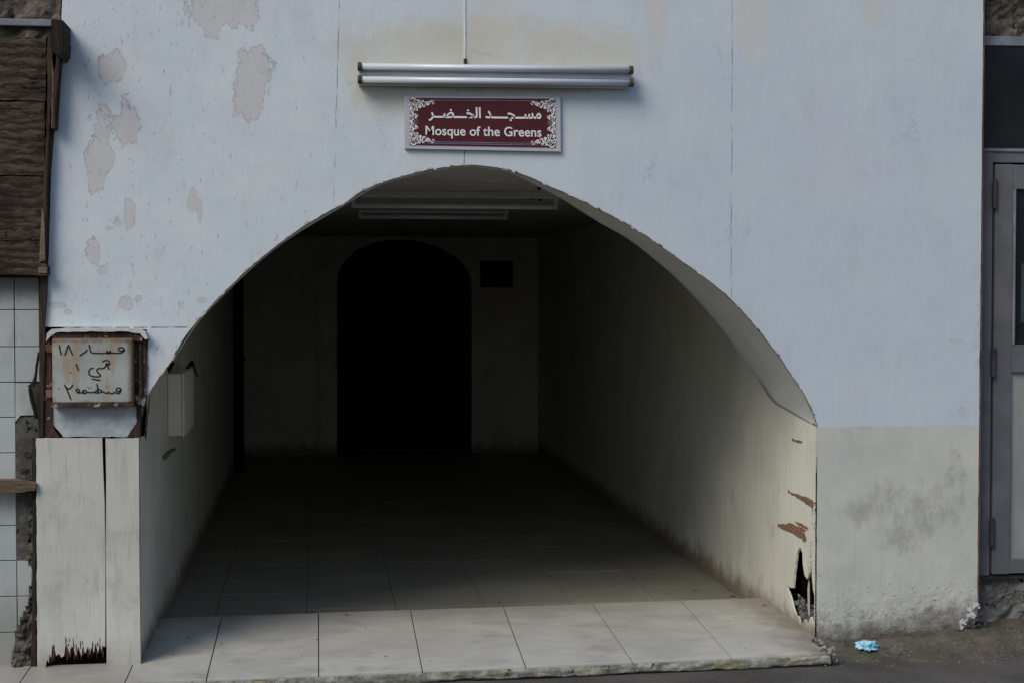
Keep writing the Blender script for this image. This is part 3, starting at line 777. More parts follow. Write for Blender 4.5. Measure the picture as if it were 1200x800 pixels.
# jamb return of the boarding
bm = bmesh.new(); add_plate(bm, [(Yb+.011, zb2-.004), (.030, zb2-.002), (.030, ztop+.0), (Yb+.011, ztop-.004)], [], onX(XL-.02), .02)
link('jamb_return', bm, m_panel, bd)
box('backing', xA0+.006, xB1-.03, .0, .04, zb-.02, ztop-.01, m_dark, bd, 0)
bm = bmesh.new(); random.seed(8)
x = pY(56,770,Yb)[0]
zs0 = pY(90,783,Yb)[1]; ztp = pY(90,752,Yb)[1]
while x < xA1-.004:
    w = random.uniform(.004, .011); t_ = ((x-pY(56,770,Yb)[0])/(xA1-pY(56,770,Yb)[0]))
    hi = zs0 + (ztp-zs0)*random.uniform(.8, 1.4); lo = zs0 + (ztp-zs0)*random.uniform(.10 + .30*t_, .55 + .2*t_)
    add_plate(bm, [(x, hi-.004), (x+w*.5, hi+.008), (x+w, hi-.01), (x+w*.7, lo+.012), (x+w*.45, lo), (x+w*.2, lo+.01)], [], onY(Yb+.0125+random.uniform(0,.006)), .004)
    x += w*random.uniform(.7, 1.15)
link('splinter', bm, m_splint, bd)
# thin brown scars on the painted surface just above the rot
bm = bmesh.new()
for k in range(26):
    px = random.uniform(60, 121); py = random.uniform(744, 762); a = pY(px, py, Yb); h = random.uniform(.010, .04); w = random.uniform(.001, .003)
    ribbon(bm, [(a[0], a[1]-h), (a[0]+.001, a[1]-h*.4), (a[0], a[1])], w*2, Yb-.0005, .0006, True)
link('splinter_scar', bm, m_splint, bd)

# ------------------------------------------------------------------ recess and address box
rc = empty('rusty_recess_frame', (-.97, 0, 1.2), 'rusted brown iron frame around the meter box recess', 'frame')
pbox('recess_back', 46, 386, 171, 512, .075, .01, m_dark, rc, 0)
x0, x1, z0, z1 = rect(50, 390, 171, 513)
def fp(name, pts, m, Y, t, parent, lab=None, jit=.0025, sd=1., bev=.0015):
    q = dense(PY(pts + [pts[0]], Y), .015, jit, sd, 26.)[:-1]
    bm = bmesh.new(); add_plate(bm, q, [], onY(Y), t); return link(name, bm, m, parent, bev=bev, label=lab)
fp('frame_side', [(52,392),(61,396),(60,420),(61,470),(62,500),(70,512),(50,512)], m_rust, -.01, .05, rc)
fp('frame_side', [(157,398),(163,394),(171,396),(172,430),(171,470),(165,490),(164,512),(150,512),(160,495)], m_rust, -.012, .05, rc)
fp('frame_bar', [(162.5,400),(166,400),(166,466),(163,466)], m_chipb, -.022, .01, rc)
fp('top_lip', [(54,400),(55,391),(60,386),(75,384.5),(120,384),(160,385),(170,389),(173,397),(170,398),(164,391),(150,388.5),(100,388.5),(66,389.5),(59,394)], m_chipw, -.055, .08, rc, 'pale bent lip over the recess')
fp('lip_shadow_strip', [(58,396),(62,390),(110,389),(160,389.5),(168,394),(166,400),(120,396),(62,398)], m_rust, -.040, .07, rc)
for px, py in ((57,408),(57,461)):
    fp('hinge', [(px-4,py-4),(px+4,py-5),(px+6,py),(px+3,py+5),(px-3,py+4)], m_edge, -.035, .03, rc, sd=px+py)
bm = bmesh.new()
for (a, b) in (((172,470),(176,462)),((170,486),(174,478)),((169,500),(172,492))):
    add_plate(bm, PY([(a[0],a[1]+10),(a[0]+1.5,a[1]),(b[0],b[1]),(b[0]-1,b[1]+9),(a[0]+2,a[1]+16)], -.006), [], onY(-.006), .02)
link('bare_chips', bm, m_rust, rc)
fp('lower_plate', [(62,476),(161,476),(161,494),(156,501),(149,511.5),(74,511.5),(67,503),(61,496)], m_plateb, -.004, .01, rc, 'pale blue plate under the meter box')

mb = empty('meter_box', (-.97, -.03, 1.13), 'rust streaked cream metal box with handwritten black Arabic address', 'meter box')
YM = -.06
x0, x1, z0, z1 = rect(61, 396, 156, 474, YM)
box('box_body', x0, x1, YM+.006, .03, z0, z1, m_rustbox, mb, .006)
box('box_door', x0+.004, x1-.004, YM, YM+.008, z0+.008, z1-.006, m_rustbox, mb, .004)
box('bottom_flange', x0-.002, x1+.002, YM-.006, .02, z0-.010, z0+.005, m_rust, mb, .002)
bm = bmesh.new()
def mk(pts, w=.0062, sm=True):
    P = PY([(40+u/5.333, 375+v/5.333) for u, v in pts], YM); P = smooth_pts(P, 4) if sm and len(P) > 2 else P
    ribbon(bm, P, w, YM, .001, True)
mk([(157,155),(163,190),(171,220)]); mk([(190,220),(203,190),(214,155),(226,185),(242,220)])
mk([(330,180),(325,195),(305,208),(284,222)]); mk([(343,150),(350,185),(362,203),(400,206),(450,206),(480,204),(500,205),(540,204),(556,196),(565,184),(552,172),(532,172),(526,184),(540,192),(562,186)])
mk([(452,206),(456,192),(461,205),(470,206),(474,192),(479,205)], .006)
mk([(262,270),(270,292),(279,316)]); mk([(225,322),(228,330)], .010, False)
mk([(425,262),(440,252),(458,250),(471,262),(469,278),(452,268),(448,285),(430,300),(405,300),(392,312),(403,330),(415,345),(400,352),(370,350),(348,340),(342,322),(352,303),(374,298)])
mk([(455,270),(462,290),(469,308)], .006)
mk([(358,364),(385,370),(417,374)])
mk([(188,400),(200,418),(216,428),(232,418),(243,398)]); mk([(198,415),(215,455),(232,498)])
mk([(153,424),(156,430)], .011, False)
mk([(540,428),(524,421),(513,432),(521,444),(538,438),(542,424),(537,450),(520,456),(505,448),(498,452),(480,458),(466,448),(455,455),(430,446),(410,432),(390,438),(382,450),(400,452),(425,446)])
mk([(392,395),(398,425),(400,448)]); mk([(382,448),(350,450),(330,446),(318,436),(304,440),(312,456),(328,452)]); mk([(316,448),(296,452),(276,448),(262,438),(272,428),(284,440),(268,456)])
mk([(338,420),(342,424)], .010, False); mk([(352,418),(356,422)], .010, False); mk([(268,414),(272,418)], .009, False); mk([(448,414),(452,418)], .009, False)
link('handwriting', bm, m_ink, mb)

# ------------------------------------------------------------------ lamp over the arch
def batten(name, xa, za, xb, zb_, Yw, label, grp=None, down=False):
    c = Vector(((xa+xb)/2, Yw, (za+zb_)/2)); o = empty(name, c, label, 'lamp', grp); ax = Vector((xb-xa, 0, zb_-za)).normalized()
    return o, ax
(xa, za_), (xb, zb_) = pY(419, 88, -.05), pY(741, 92, -.05)
lam, ax = batten('twin_tube_lamp', xa, za_, xb, zb_, -.03, 'long white twin tube lamp fixed on the wall above the maroon sign')
up = Vector((-ax.z, 0, ax.x))
def bar(bm, y0, y1, h0, h1, s0=0., s1=1.):
    P0 = Vector((xa, 0, za_)); P1 = Vector((xb, 0, zb_)); A = P0.lerp(P1, s0); Bb = P0.lerp(P1, s1)
    v = []
    for p in (A, Bb):
        for y, h in ((y0,h0),(y1,h0),(y1,h1),(y0,h1)): v.append(bm.verts.new((p.x+up.x*h, y, p.z+up.z*h)))
    for f in ((0,1,2,3),(4,5,6,7),(0,1,5,4),(1,2,6,5),(2,3,7,6),(3,0,4,7)): bm.faces.new([v[i] for i in f])
bm = bmesh.new(); bar(bm, -.045, -.001, -.042, .040, .003, .997); link('housing', bm, m_lampw, lam, bev=.004)
for h in (.0335, -.022):
    bm = bmesh.new(); P0 = Vector((xa, -.066, za_)) + up*h; P1 = Vector((xb, -.066, zb_)) + up*h
    add_tube(bm, [P0.lerp(P1, .012), P0.lerp(P1, .988)], .0145, 16); link('tube', bm, m_tube, lam, smooth=True)
    for s0, s1 in ((0, .014), (.986, 1)):
        bm = bmesh.new(); add_tube(bm, [P0.lerp(P1, s0), P0.lerp(P1, s1)], .0185, 14); link('end_cap', bm, m_cap, lam)
bm = bmesh.new(); bar(bm, -.050, -.012, -.004, .014, .004, .996); link('divider', bm, m_lampw, lam, bev=.002)
# cable cover running up from the lamp
cb = empty('cable_cover', (pY(545,0)[0], 0, 2.8), 'thin white vertical cable cover running up the wall from the lamp', 'cable')
xc = pY(544.5, 30)[0]; zc0 = pY(544, 70)[1]
box('cover_strip', xc-.004, xc+.004, -.0045, -.001, zc0, 4.2, m_cable, cb, .001)
bm = bmesh.new(); add_tube(bm, [(xc+.002, -.001, zc0-.012), (xc+.002, -.022, zc0-.014), (xc+.001, -.022, zc0-.0)], .008); link('corroded_clip', bm, m_cap, cb)

# ------------------------------------------------------------------ sign
sg = empty('mosque_sign', (pY(566,145)[0], 0, pY(566,145)[1]), 'maroon rectangular sign with white Arabic and English lettering above the arch', 'sign')
YS = -.018
SC = [(473.5,112.5),(657,113.5),(657.5,178),(474,174.5)]
plate('sign_plate', PY(SC, YS), m_white, sg, YS, .016, bev=.002)
def sgp(u, v):                        # u,v in 0..1 over the whole plate (v down)
    a = Vector(SC[0]).lerp(Vector(SC[1]), u); b = Vector(SC[3]).lerp(Vector(SC[2]), u); p = a.lerp(b, v); return pY(p.x, p.y, YS)
def quad(u0, v0, u1, v1): return [sgp(u0,v0), sgp(u1,v0), sgp(u1,v1), sgp(u0,v1)]
bm = bmesh.new()
def flat(bm, pts, Y): bm.faces.new([bm.verts.new((x, Y, z)) for x, z in pts])
bm = bmesh.new(); add_plate(bm, [sgp(u, v) for u, v in ((.035,.04),(.965,.04),(.965,.93),(.035,.93))], [], onY(YS-.002), .003); link('maroon_field', bm, m_maroon, sg)
bm = bmesh.new()
for v in (.075, .855, .885): add_plate(bm, [sgp(.15,v), sgp(.85,v), sgp(.85,v+.013), sgp(.15,v+.013)], [], onY(YS-.0035), .001)
link('border_line', bm, simple('sign_violet_line', (.22, .18, .30), rough=.5), sg)
# scrollwork in the corners and down the sides
random.seed(4)
def curl(u, v, r, a0, turn, fx, fy):
    pts = []
    for k in range(9):
        t = k/8; an = a0 + turn*t; rr = r*(1-.7*t)
        uu = u + rr*math.cos(an)*.36; vv = v + rr*math.sin(an)
        if fx: uu = 1-uu
        if fy: vv = 1-vv-.03
        pts.append(sgp(uu, vv))
    ribbon(bm, pts, .0058, YS-.002, .0012, True)
cl = [(.055,.10,.065),(.085,.12,.06),(.115,.10,.055),(.145,.13,.055),(.175,.12,.04),(.050,.20,.06),(.072,.24,.055),(.052,.31,.055),(.070,.37,.05),(.050,.43,.05),(.066,.485,.04),(.095,.19,.055),(.13,.17,.045)]
for fx in (0, 1):
    for fy in (0, 1):
        bm = bmesh.new()
        for i, (u, v, r) in enumerate(cl):
            curl(u, v, r, i*1.9, 5.0*(1 if i % 2 else -1), fx, fy); curl(u+.008, v+.01, r*.55, i*1.3+2, -4.0, fx, fy)
        link('corner_ornament', bm, m_letter, sg)
for a, b in (((.035,.04),(.035,.93)),((.965,.04),(.965,.93))):
    n = 22; bm = bmesh.new()
    for k in range(n):
        v = .05+.86*k/n; u = a[0] + (.008 if a[0] < .5 else -.008); r = .010+.008*((k*7) % 3)
        p = [sgp(u + (.35*r*math.cos(q)), v + r*1.4*math.sin(q)) for q in [i*1.256 for i in range(5)]]
        flat(bm, p, YS-.0032)
    link('side_beading', bm, m_letter, sg)

def text(s, name, u0, u1, v_base, hv, off, squash=1.0):
    c = bpy.data.curves.new(name, 'FONT'); c.body = s; c.size = 1; c.offset = off; c.resolution_u = 4
    t = bpy.data.objects.new(name, c); COL.objects.link(t); bpy.context.view_layer.update()
    dg = bpy.context.evaluated_depsgraph_get(); me = bpy.data.meshes.new_from_object(t.evaluated_get(dg))
    bpy.data.objects.remove(t)
    bm = bmesh.new(); bm.from_mesh(me)
    xs = [v.co.x for v in bm.verts]; x0, x1 = min(xs), max(xs); w = x1-x0
    # lift every glyph by a hair so overlapping joins never share a plane
    seen = set(); k = 0
    for f in bm.faces:
        if f in seen: continue
        st = [f]; isl = []
        while st:
            g_ = st.pop()
            if g_ in seen: continue
            seen.add(g_); isl.append(g_)
            for e in g_.edges: st += [h for h in e.link_faces if h not in seen]
        for v in {v for g_ in isl for v in g_.verts}: v.co.z = .00025*(k % 6)
        k += 1
    for v in bm.verts:
        u = u0 + (v.co.x-x0)/w*(u1-u0); vv = v_base - v.co.y*hv
        x, z = sgp(u, vv); v.co = Vector((x, YS-.0035-v.co.z, z))
    return link(name, bm, m_letter, sg)
text('Mosque of the Greens', 'english_lettering', .135, .875, .735, .245, .012)
text('\ufeae\u0640\u0640\ufec0\u0640\u0640\u0640\ufea8\ufedf\ufe8d \ufeaa\u0640\u0640\u0640\u0640\ufea0\u0640\u0640\ufeb4\ufee3', 'arabic_lettering', .155, .875, .405, .27, .024)

# ------------------------------------------------------------------ things in the passage
bx = empty('wall_box', (XL, 1.6, 1.0), 'pale plastic junction box mounted on the shaded left passage wall', 'junction box')
yb0 = pX(196, 470, XL)[0]; zb1 = pX(197, 437, XL)[1]; zb0 = pX(197, 510, XL)[1]; xo = XL+.085
box('box_body', XL+.001, xo-.012, yb0, yb0+.62, zb0, zb1, m_boxp, bx, .006)
box('box_lid', xo-.011, xo, yb0-.004, yb0+.624, zb0-.004, zb1+.004, m_boxp, bx, .004)
bm = bmesh.new(); add_tube(bm, [(XL+.004, yb0+.05, zb1+.01), (XL+.02, yb0+.02, zb1+.05), (XL+.012, yb0-.06, zb1+.06)], .014, rr=[.008,.016,.006]); link('cable_stub', bm, m_black, bx)
bm = bmesh.new(); add_tube(bm, [(xo-.03, yb0+.55, zb1), (xo-.01, yb0+.62, zb1+.03), (xo+.015, yb0+.68, zb1-.05)], .012, rr=[.008,.012,.004]); link('cable_stub', bm, m_black, bx)

pp = empty('dark_gap_pipe', (XL+.05, 7.55, 0), 'black vertical pipe standing in for a dark gap at the far end of the left passage wall', 'pipe')
bm = bmesh.new(); add_tube(bm, [(XL+.05, 7.55, .002), (XL+.05, 7.55, CZ-.002)], .045, 14); link('pipe_run', bm, m_dark, pp, smooth=True)  # black tube added where a dark gap ends the wall
for z in (.12, 1.0, 1.9):
    bm = bmesh.new(); add_tube(bm, [(XL+.05, 7.55, z), (XL+.05, 7.55, z+.04)], .055, 14); link('pipe_collar', bm, m_dark, pp, smooth=True)

def ceiling_lamp(name, px0, px1, py, Yc, label):
    a = pY(px0, py, Yc); b = pY(px1, py, Yc)
    o = empty(name, ((a[0]+b[0])/2, Yc, CZ), label, 'lamp', 'ceiling tube lamps in the passage')
    box('housing', a[0], b[0], Yc-.022, Yc+.022, CZ-.022, CZ-.001, m_lampw, o, .003)
    bm = bmesh.new(); add_tube(bm, [(a[0]+.02, Yc, a[1]), (b[0]-.02, Yc, a[1])], .016, 12); link('tube', bm, m_tube, o, smooth=True)
    for x in (a[0], b[0]-.03): box('lamp_holder', x, x+.02, Yc-.012, Yc+.012, a[1]-.016, CZ-.021, m_lampw, o, .002)
ceiling_lamp('ceiling_tube_lamp', 412, 655, 241, 2.25, 'nearer tube lamp under the ceiling just behind the arch top')
ceiling_lamp('ceiling_tube_lamp', 420, 596, 254, 4.0, 'farther, fainter tube lamp on the dark passage ceiling')

vt = empty('wall_vent', (pY(582,321,D)[0], D, pY(582,321,D)[1]), 'small dark square vent grille on the passage back wall beside the door', 'vent')
x0, x1, z0, z1 = rect(563, 306, 601, 337, D-.03)
bm = bmesh.new(); add_plate(bm, [(x0,z0),(x1,z0),(x1,z1),(x0,z1)], [[(x0+.02,z0+.02),(x1-.02,z0+.02),(x1-.02,z1-.02),(x0+.02,z1-.02)]], onY(D-.03), .029); link('frame', bm, m_black, vt)
box('backing', x0+.02, x1-.02, D-.01, D-.002, z0+.02, z1-.02, m_dark, vt, 0)
bm = bmesh.new()
for k in range(7):
    z = z0+.03+k*(z1-z0-.06)/7; add_box(bm, x0+.021, x1-.021, D-.026, D-.012, z, z+.014)
link('slats', bm, m_black, vt)

# ------------------------------------------------------------------ left neighbour
ln = empty('neighbouring_tiled_house', (-1.7, 0, 0), 'old house left of the arch with cracked white wall tiles and rubble patches', 'building')
YT = .02
xl_end = pY(46, 400, YT)[0]
box('wall_core', -6.0, pY(50,400,.08)[0], .10, 2.0, -.3, 4.3, m_concr, ln, 0)
cols = [pY(46.5,400,YT)[0], pY(17.2,400,YT)[0]]; w = cols[0]-cols[1]; tw = .165
while cols[-1] > -2.4: cols.append(cols[-1]-tw)
rowz = [pY(20, y, YT)[1] for y in (325,363,406,447.5,488.5,530,572,615,656,698,740,782,826)]
tl = []
bm = bmesh.new()
for i in range(len(cols)-1):
    for j in range(len(rowz)-1):
        a, b = cols[i+1]+.0018, cols[i]-.0018; t_, u_ = rowz[j]-.0018, rowz[j+1]+.0018
        if i == 0 and j in (4, 5, 6, 7): continue
        if i == 0 and j == 3:                                 # broken tile
            q = PY([(18,448.5),(36,448.5),(33,456),(36,466),(39,474),(41,486),(24,486.5),(18,494)], YT)
            add_plate(bm, q, [], onY(YT), .01); continue
        if i == 0 and j >= 8:
            q = [(a, u_), (a + (b-a)*(.6-.08*j+.5), u_), (a+(b-a)*.8, (t_+u_)/2), (a+(b-a)*.5, t_), (a, t_)]; add_plate(bm, q, [], onY(YT), .01); continue
        dy = random.uniform(-.0015, .0015)
        add_box(bm, a, b, YT+dy, YT+.012, u_, t_)
link('tile_cladding', bm, m_wtile, ln, bev=.0012)
box('grout_bed', -2.5, cols[0]+.01, YT+.006, .099, rowz[-1], rowz[0]+.02, m_grout, ln, 0)
# bare cement and rubble where tiles fell off
fp('bare_cement', [(18,497),(24,489),(45,488),(46,702),(17.5,702)], m_rub2, YT+.001, .02, ln, jit=.003)
rough('loose_rubble', pY(12,600)[0], pY(46,600)[0], pY(30,800)[1], pY(30,575)[1], YT-.005, m_rub, ln, .035, .012, 16., 3.,
      inside=lambda x, z: (x-pY(46,600)[0])*-1 < .045 + .09*max(0, min(1, (pY(0,700)[1]-z)*3)) + .03*mnoise.noise(Vector((x*9, z*9, 0))))
rough('loose_rubble', pY(24,520)[0], pY(46,520)[0], pY(30,562)[1], pY(30,530)[1], YT-.003, m_rub, ln, .022, .010, 18., 5.,
      inside=lambda x, z: mnoise.noise(Vector((x*14, z*14, 3))) + (x-pY(34,520)[0])*8 > -.05)
# black wires hanging over the broken tile
bm = bmesh.new()
def wire(pts, r=.003): add_tube(bm, [Vector((*(lambda q: (q[0], -.012, q[1]))(pY(a, b)),)) for a, b in pts], r, 6)
bm2 = bm
wire([(46,412),(44,425),(42,440),(40,449)], .0045); wire([(46,418),(43,436),(38,450),(33,452)], .0035); wire([(36,455),(38,468),(42,482),(43,490)], .009)
wire([(44,425),(42,445),(39,452)], .006)
link('hanging_cable', bm, m_black, None); bpy.data.objects['hanging_cable'].data.name = 'hanging_cable'
tag(bpy.data.objects['hanging_cable'], 'short frayed black cable hanging over the broken white tile', 'cable')
# stone and old plaster above the planks
rough('stone_top', -2.6, pY(71,20)[0], pY(0,44)[1], 4.2, .02, m_stone, ln, .05, .022, 7., 2.)
pbox('metal_rail', -90, 23, 60, 28, -.03, .04, m_rail, ln, .003)

# boarded-up opening
bo = empty('boarded_window', (-1.5, 0, 2.0), 'window boarded with dark weathered horizontal planks at the upper left', 'window')
ye = [44, 119, 206, 312]
for i in range(len(ye)-1):
    a = ye[i]+random.uniform(.6, 1.4); b = ye[i+1]-random.uniform(.3, 1.2); xr_ = 54 - i*.9
    q = dense(PY([(-120,a),(xr_,a+random.uniform(-1,1)),(xr_+random.uniform(-1,1),b),(-120,b+random.uniform(-2,2))], -.02), .018, .0035, i*3., 16.)
    bm = bmesh.new(); add_plate(bm, q, [], onY(-.02-random.uniform(0,.010)), .02); link('plank', bm, m_plank, bo, bev=.002)
box('backing', -2.4, pY(56,300)[0], .03, .09, pY(0,318)[1], pY(0,40)[1], m_dark, bo, 0)
fp('frame_post', [(57,38),(64,44),(61,70),(63,90),(58,150),(56,200),(53,312),(46,312),(50,240),(54,150),(56,90),(54,72)], m_post, -.05, .05, bo, jit=.003, bev=.003)
fp('frame_post', [(64,30),(73,32),(70,75),(65,150),(61,152),(62,90),(66,70)], m_post, -.07, .065, bo, 'dark upper post standing proud of the painted wall', jit=.003, sd=4., bev=.003)
fp('post_block', [(60,22),(74,24),(74,60),(69,66),(60,60)], m_post, -.20, .20, bo, jit=.004, sd=7., bev=.003)
fp('bare_splinter', [(61,68),(63,90),(62,150),(60,150),(61,100)], m_ledge, -.058, .006, bo, jit=.001)
fp('bare_splinter', [(49,243),(52,250),(53,305),(46,308),(47,280)], m_ledge, -.056, .006, bo, jit=.0015, sd=6.)
fp('sill', [(-120,308),(52,309),(55,312),(56,321),(53,323),(-120,319)], m_plank, -.065, .08, bo, jit=.002, bev=.003)
fp('sill_edge', [(45,313),(55,313),(55,320),(45,320)], m_ledge, -.068, .004, bo, jit=.002)

# vertical dark timber beside the box, and a ledge plank
vp = fp('corner_timber', [(46,324),(56,324),(52,383),(53,400),(50,512),(45,512),(46,420)], m_post, -.02, .06, None, jit=.002)
tag(vp, 'dark vertical timber between the white tiles and the rusty recess', 'timber')
lg = fp('shelf_plank', [(-120,561),(20,563),(42,566),(41,574),(20,577),(-120,576)], m_ledge, -.06, .09, None, jit=.002, bev=.002)
tag(lg, 'short brown wooden plank sticking out across the white tiles at the left edge', 'plank')
jt = fp('jamb_timber', [(37.5,513),(42,513),(42,783),(36,783),(38,700)], m_post, -.012, .05, None, jit=.002, sd=3.)
tag(jt, 'thin dark strip of wood along the outer side of the cream boards', 'timber')

# ------------------------------------------------------------------ right neighbour
rn = empty('neighbouring_wall', (4.0, .1, 0), 'dirty concrete and brown stone wall right of the mosque front around the metal door', 'wall')
YR = .10
xd0 = xr + .012
def rp(name, pts, m, Y, t, parent, lab=None, jit=0, bev=.002):
    return fp(name, pts, m, Y, t, parent, lab, jit=jit, sd=2., bev=bev)
zthr = pY(1180, 673, YR)[1]
rough('concrete_base', xd0, 5.2, pY(1180,760,YR)[1]-.1, zthr, YR+.045, m_concr, rn, .035, .016, 8., 7.)
rough('brown_stone', xd0, 5.2, pY(1180,43,YR)[1], 4.25, YR+.03, m_stone, rn, .05, .02, 6., 9.)
box('wall_core', xr+.004, 6.5, .30, 2.0, -.3, 4.25, m_concr, rn, 0)
box('side_pier', 4.15, 5.3, YR-.03, .31, zthr+.0, pY(1180,44,YR)[1], m_concr, rn, .004)
# crumbled corner at the foot of the mosque front
bm = bmesh.new(); random.seed(21)
for k in range(120):
    px = random.uniform(1118, 1156); py = 738 - (px-1122)*1.0*random.uniform(-.1, 1.1) + random.uniform(-2, 6); a, b = pY(px, py, .01); r = random.uniform(.003, .010)
    M4 = Matrix.Translation((a, random.uniform(-.02, .05), b)) @ Matrix.Rotation(random.random()*6, 4, (random.random(), 1, random.random())) @ Matrix.Diagonal((r, r*.7, r*.8, 1))
    bmesh.ops.create_icosphere(bm, subdivisions=1, radius=1, matrix=M4)
link('crumbled_corner', bm, m_rub2, bld)
bm = bmesh.new()
for k in range(26):
    t = k/26; px = 1124+t*22+random.uniform(-2,2); py = 734-t*26+random.uniform(-5,5); a, b = pY(px, py, -.012); s = random.uniform(.004,.014)
    vs = [bm.verts.new((a+dx*s*random.uniform(.5,1.3), -.012-random.uniform(0,.008), b+dz*s*random.uniform(.5,1.3))) for dx, dz in ((-1,-.4),(.3,-1),(1,.2),(.4,1),(-.8,.6))]; bm.faces.new(vs)
link('paint_flakes', bm, m_chipw, bld)

dr = empty('metal_door', (3.4, YR, zthr), 'grey painted metal door with dark glass, transom window and pale lower panel', 'door')
x_r = 4.12
def zz(y): return pY(1170, y, YR)[1]
def xx_(px): return pY(px, 400, YR)[0]
box('door_frame', xd0, xx_(1161), YR-.01, YR+.06, zthr, zz(44), m_frame, dr, .003)
box('door_frame', x_r-.07, x_r, YR-.01, YR+.06, zthr, zz(44), m_frame, dr, .003)
box('head_rail', xd0+.001, x_r-.001, YR-.02, YR+.055, zz(54.5), zz(43.5), m_rail, dr, .003)
tr = box('transom_bar', xx_(1161), x_r-.07, YR-.008, YR+.058, zz(191), zz(177), m_frame, dr, .003)
box('transom_glass', xd0+.03, x_r-.07, YR-.013, YR-.011, zz(177), zz(55), m_glass, dr, 0)
box('glazing_bead', xd0+.004, x_r-.07, YR-.016, YR-.0135, zz(178), zz(174.5), m_rail, dr, .001)
lf = empty('door_leaf', (0, 0, 0), None, None); 
for k_ in ('label', 'category'):
    if k_ in lf: del lf[k_]
lf.parent = dr; lf.location = -Vector(dr.location)
Yl = YR-.018
box('stile', xx_(1163), xx_(1184), Yl, Yl+.05, zthr+.006, zz(193), m_frame, lf, .004)
box('stile', x_r-.15, x_r-.075, Yl, Yl+.05, zthr+.006, zz(193), m_frame, lf, .004)
for a, b in ((193.5,222),(404,436),(654,671)): box('rail', xx_(1184), x_r-.15, Yl+.001, Yl+.049, zz(b), zz(a), m_frame, lf, .003)
box('glass_pane', xx_(1184), x_r-.15, Yl+.02, Yl+.026, zz(404), zz(222), m_glass, lf, 0)
for a in ((1184,222,1187,404),): box('glazing_bead', xx_(a[0]), xx_(a[2]), Yl-.003, Yl+.018, zz(a[3]), zz(a[1]), m_rail, lf, .001)
box('lower_panel', xx_(1184), x_r-.15, Yl+.018, Yl+.028, zz(654), zz(436), m_frost, lf, 0)
bm = bmesh.new(); 
add_box(bm, xx_(1196), xx_(1240), Yl+.017, Yl+.0195, zz(378), zz(309)); link('poster', bm, m_green, lf)
for y in (228, 424, 622):
    bm = bmesh.new(); xh = xx_(1162); add_tube(bm, [(xh, Yl-.008, zz(y+17)), (xh, Yl-.008, zz(y-17))], .011, 10)
    add_box(bm, xh-.012, xh+.012, Yl-.004, Yl+.002, zz(y+12), zz(y-12)); link('hinge', bm, m_frame_d, lf)
box('shadow_gap', xx_(1161), xx_(1163), Yl+.03, Yl+.06, zthr, zz(192), m_dark, dr, 0)
box('threshold', xd0, x_r, YR+.0, YR+.09, zthr-.02, zthr-.001, m_frame_d, dr, .002)

# ------------------------------------------------------------------ litter
bm = bmesh.new()
c = pY(1015, 759, -.09); cx, cz = c
random.seed(31)
bmesh.ops.create_icosphere(bm, subdivisions=4, radius=1)
for v in bm.verts:
    p = v.co.copy(); n_ = mnoise.noise(p*2.3+Vector((3,1,0)))*.5 + abs(mnoise.noise(p*5.1))*.45 - abs(mnoise.noise(p*9+Vector((2,2,2))))*.25
    q = p*(1+n_); v.co = Vector((q.x*.042, q.y*.045, max(q.z, -.55)*.022))
    v.co += Vector((cx, -.10, .022))
lt = link('crumpled_wrapper', bm, m_litter); tag(lt, 'crumpled light blue plastic wrapper on the dirt by the wall foot', 'litter')
lt_c = Vector((cx, -.10, .01)); 
for v in lt.data.vertices: v.co -= lt_c
lt.location = lt_c
# small stones and grit on the dirt beside the step
random.seed(41)
bm = bmesh.new()
for k in range(260):
    x = random.uniform(2.24, 3.9); y = random.uniform(-.32, .0); kk = max(0, min(1, (y+.24)/.24)); kk = kk*kk*(3-2*kk)
    z = gz(x, y) + kk*(.030+(x-2.4)*.05-gz(x, y)); r = random.uniform(.002, .0075)
    M4 = Matrix.Translation((x, y, z+r*.3)) @ Matrix.Rotation(random.random()*6, 4, (random.random(), 1, random.random())) @ Matrix.Diagonal((r, r*.8, r*.6, 1))
    bmesh.ops.create_icosphere(bm, subdivisions=1, radius=1, matrix=M4)
tag(link('grit', bm, m_concr), 'small stones and grit scattered on the dirt along the wall foot', 'grit', kind='stuff')

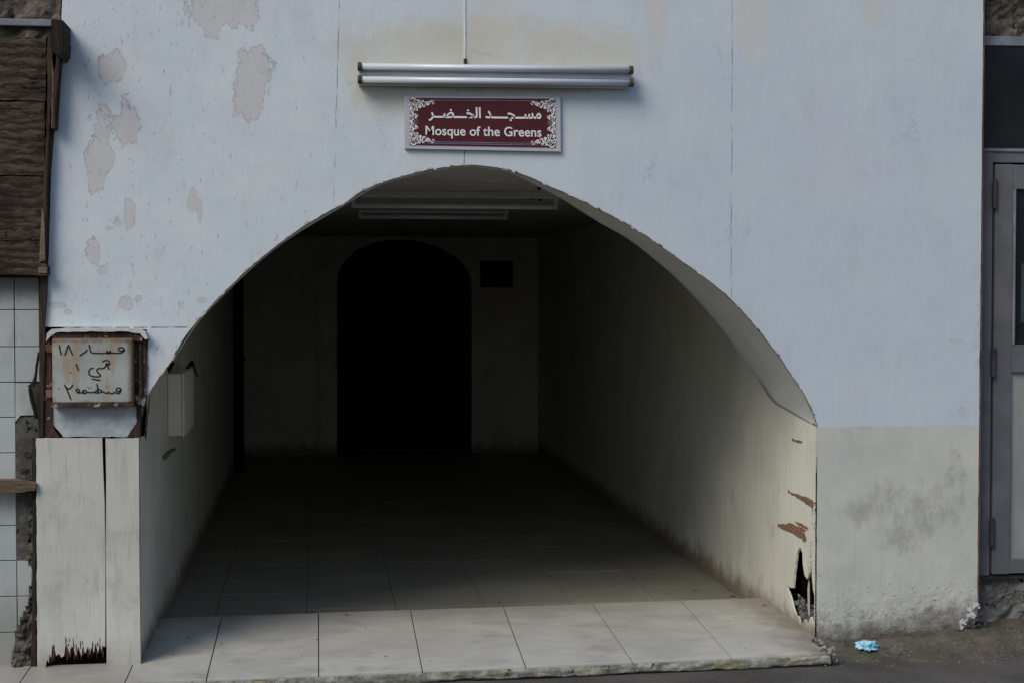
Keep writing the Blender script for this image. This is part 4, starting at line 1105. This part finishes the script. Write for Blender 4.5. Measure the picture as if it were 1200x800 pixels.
# dark leaf scraps and dirt crumbs trodden over the floor
random.seed(77); bm = bmesh.new()
for k in range(90):
    if k < 34: x = random.uniform(XL+.1, XR-.05); y = random.uniform(-.2, .8); z = zt(x, y)+.003
    else: x = random.uniform(XL+.1, XR-.08); y = .86+random.random()**2*3.5; z = -.019
    if k % 3 == 0: x = XR - random.random()**2*.5
    L = random.uniform(.003, .014)*(1 if k < 34 else 1.4); an = random.random()*6.28; pts = []
    for i in range(6):
        a = i*math.pi/3; u = math.cos(a)*L*random.uniform(.6, 1.1); v = math.sin(a)*L*random.uniform(.2, .6)
        pts.append(bm.verts.new((x+u*math.cos(an)-v*math.sin(an), y+u*math.sin(an)+v*math.cos(an), z+random.uniform(0, .004))))
    bm.faces.new(pts)
tag(link('leaf_scraps', bm, m_chipb), 'dark leaf scraps and crumbs scattered over the pale floor tiles', 'leaf scraps', kind='stuff')

# ------------------------------------------------------------------ light
w = bpy.data.worlds.new('World'); S.world = w; w.use_nodes = True; nt = w.node_tree
bg = nt.nodes['Background']; sky = nt.nodes.new('ShaderNodeTexSky'); sky.sky_type = 'NISHITA'; sky.sun_disc = False
EL, AZ = 43, 46                     # high soft light from the front left
sky.sun_elevation = R(EL); sky.sun_rotation = R(180+AZ)
# the alley's own horizon is dark: dim the sky towards the ground
tc = nt.nodes.new('ShaderNodeTexCoord'); sp = nt.nodes.new('ShaderNodeSeparateXYZ'); mr = nt.nodes.new('ShaderNodeMapRange')
mr.interpolation_type = 'SMOOTHSTEP'
nt.links.new(tc.outputs['Generated'], sp.inputs[0]); nt.links.new(sp.outputs[2], mr.inputs[0])
mr.inputs[1].default_value = .12; mr.inputs[2].default_value = .62; mr.inputs[3].default_value = .50; mr.inputs[4].default_value = 1.0
mx = nt.nodes.new('ShaderNodeMix'); mx.data_type = 'RGBA'; mx.blend_type = 'MULTIPLY'; mx.inputs['Factor'].default_value = 1
nt.links.new(sky.outputs[0], mx.inputs['A']); nt.links.new(mr.outputs[0], mx.inputs['B']); nt.links.new(mx.outputs['Result'], bg.inputs[0])
bg.inputs[1].default_value = .15
sd = bpy.data.lights.new('sun', 'SUN'); sd.energy = 2.1; sd.angle = R(32); sd.color = (1, .95, .82)
so = bpy.data.objects.new('sun', sd); COL.objects.link(so)
dv = Vector((-math.sin(R(AZ))*math.cos(R(EL)), -math.cos(R(AZ))*math.cos(R(EL)), math.sin(R(EL))))
so.rotation_euler = dv.to_track_quat('Z', 'Y').to_euler(); so.location = (-3, -5, 6)

S.view_settings.view_transform = 'Standard'; S.view_settings.look = 'None'; S.view_settings.exposure = 0
S.render.resolution_x = 1024; S.render.resolution_y = 682
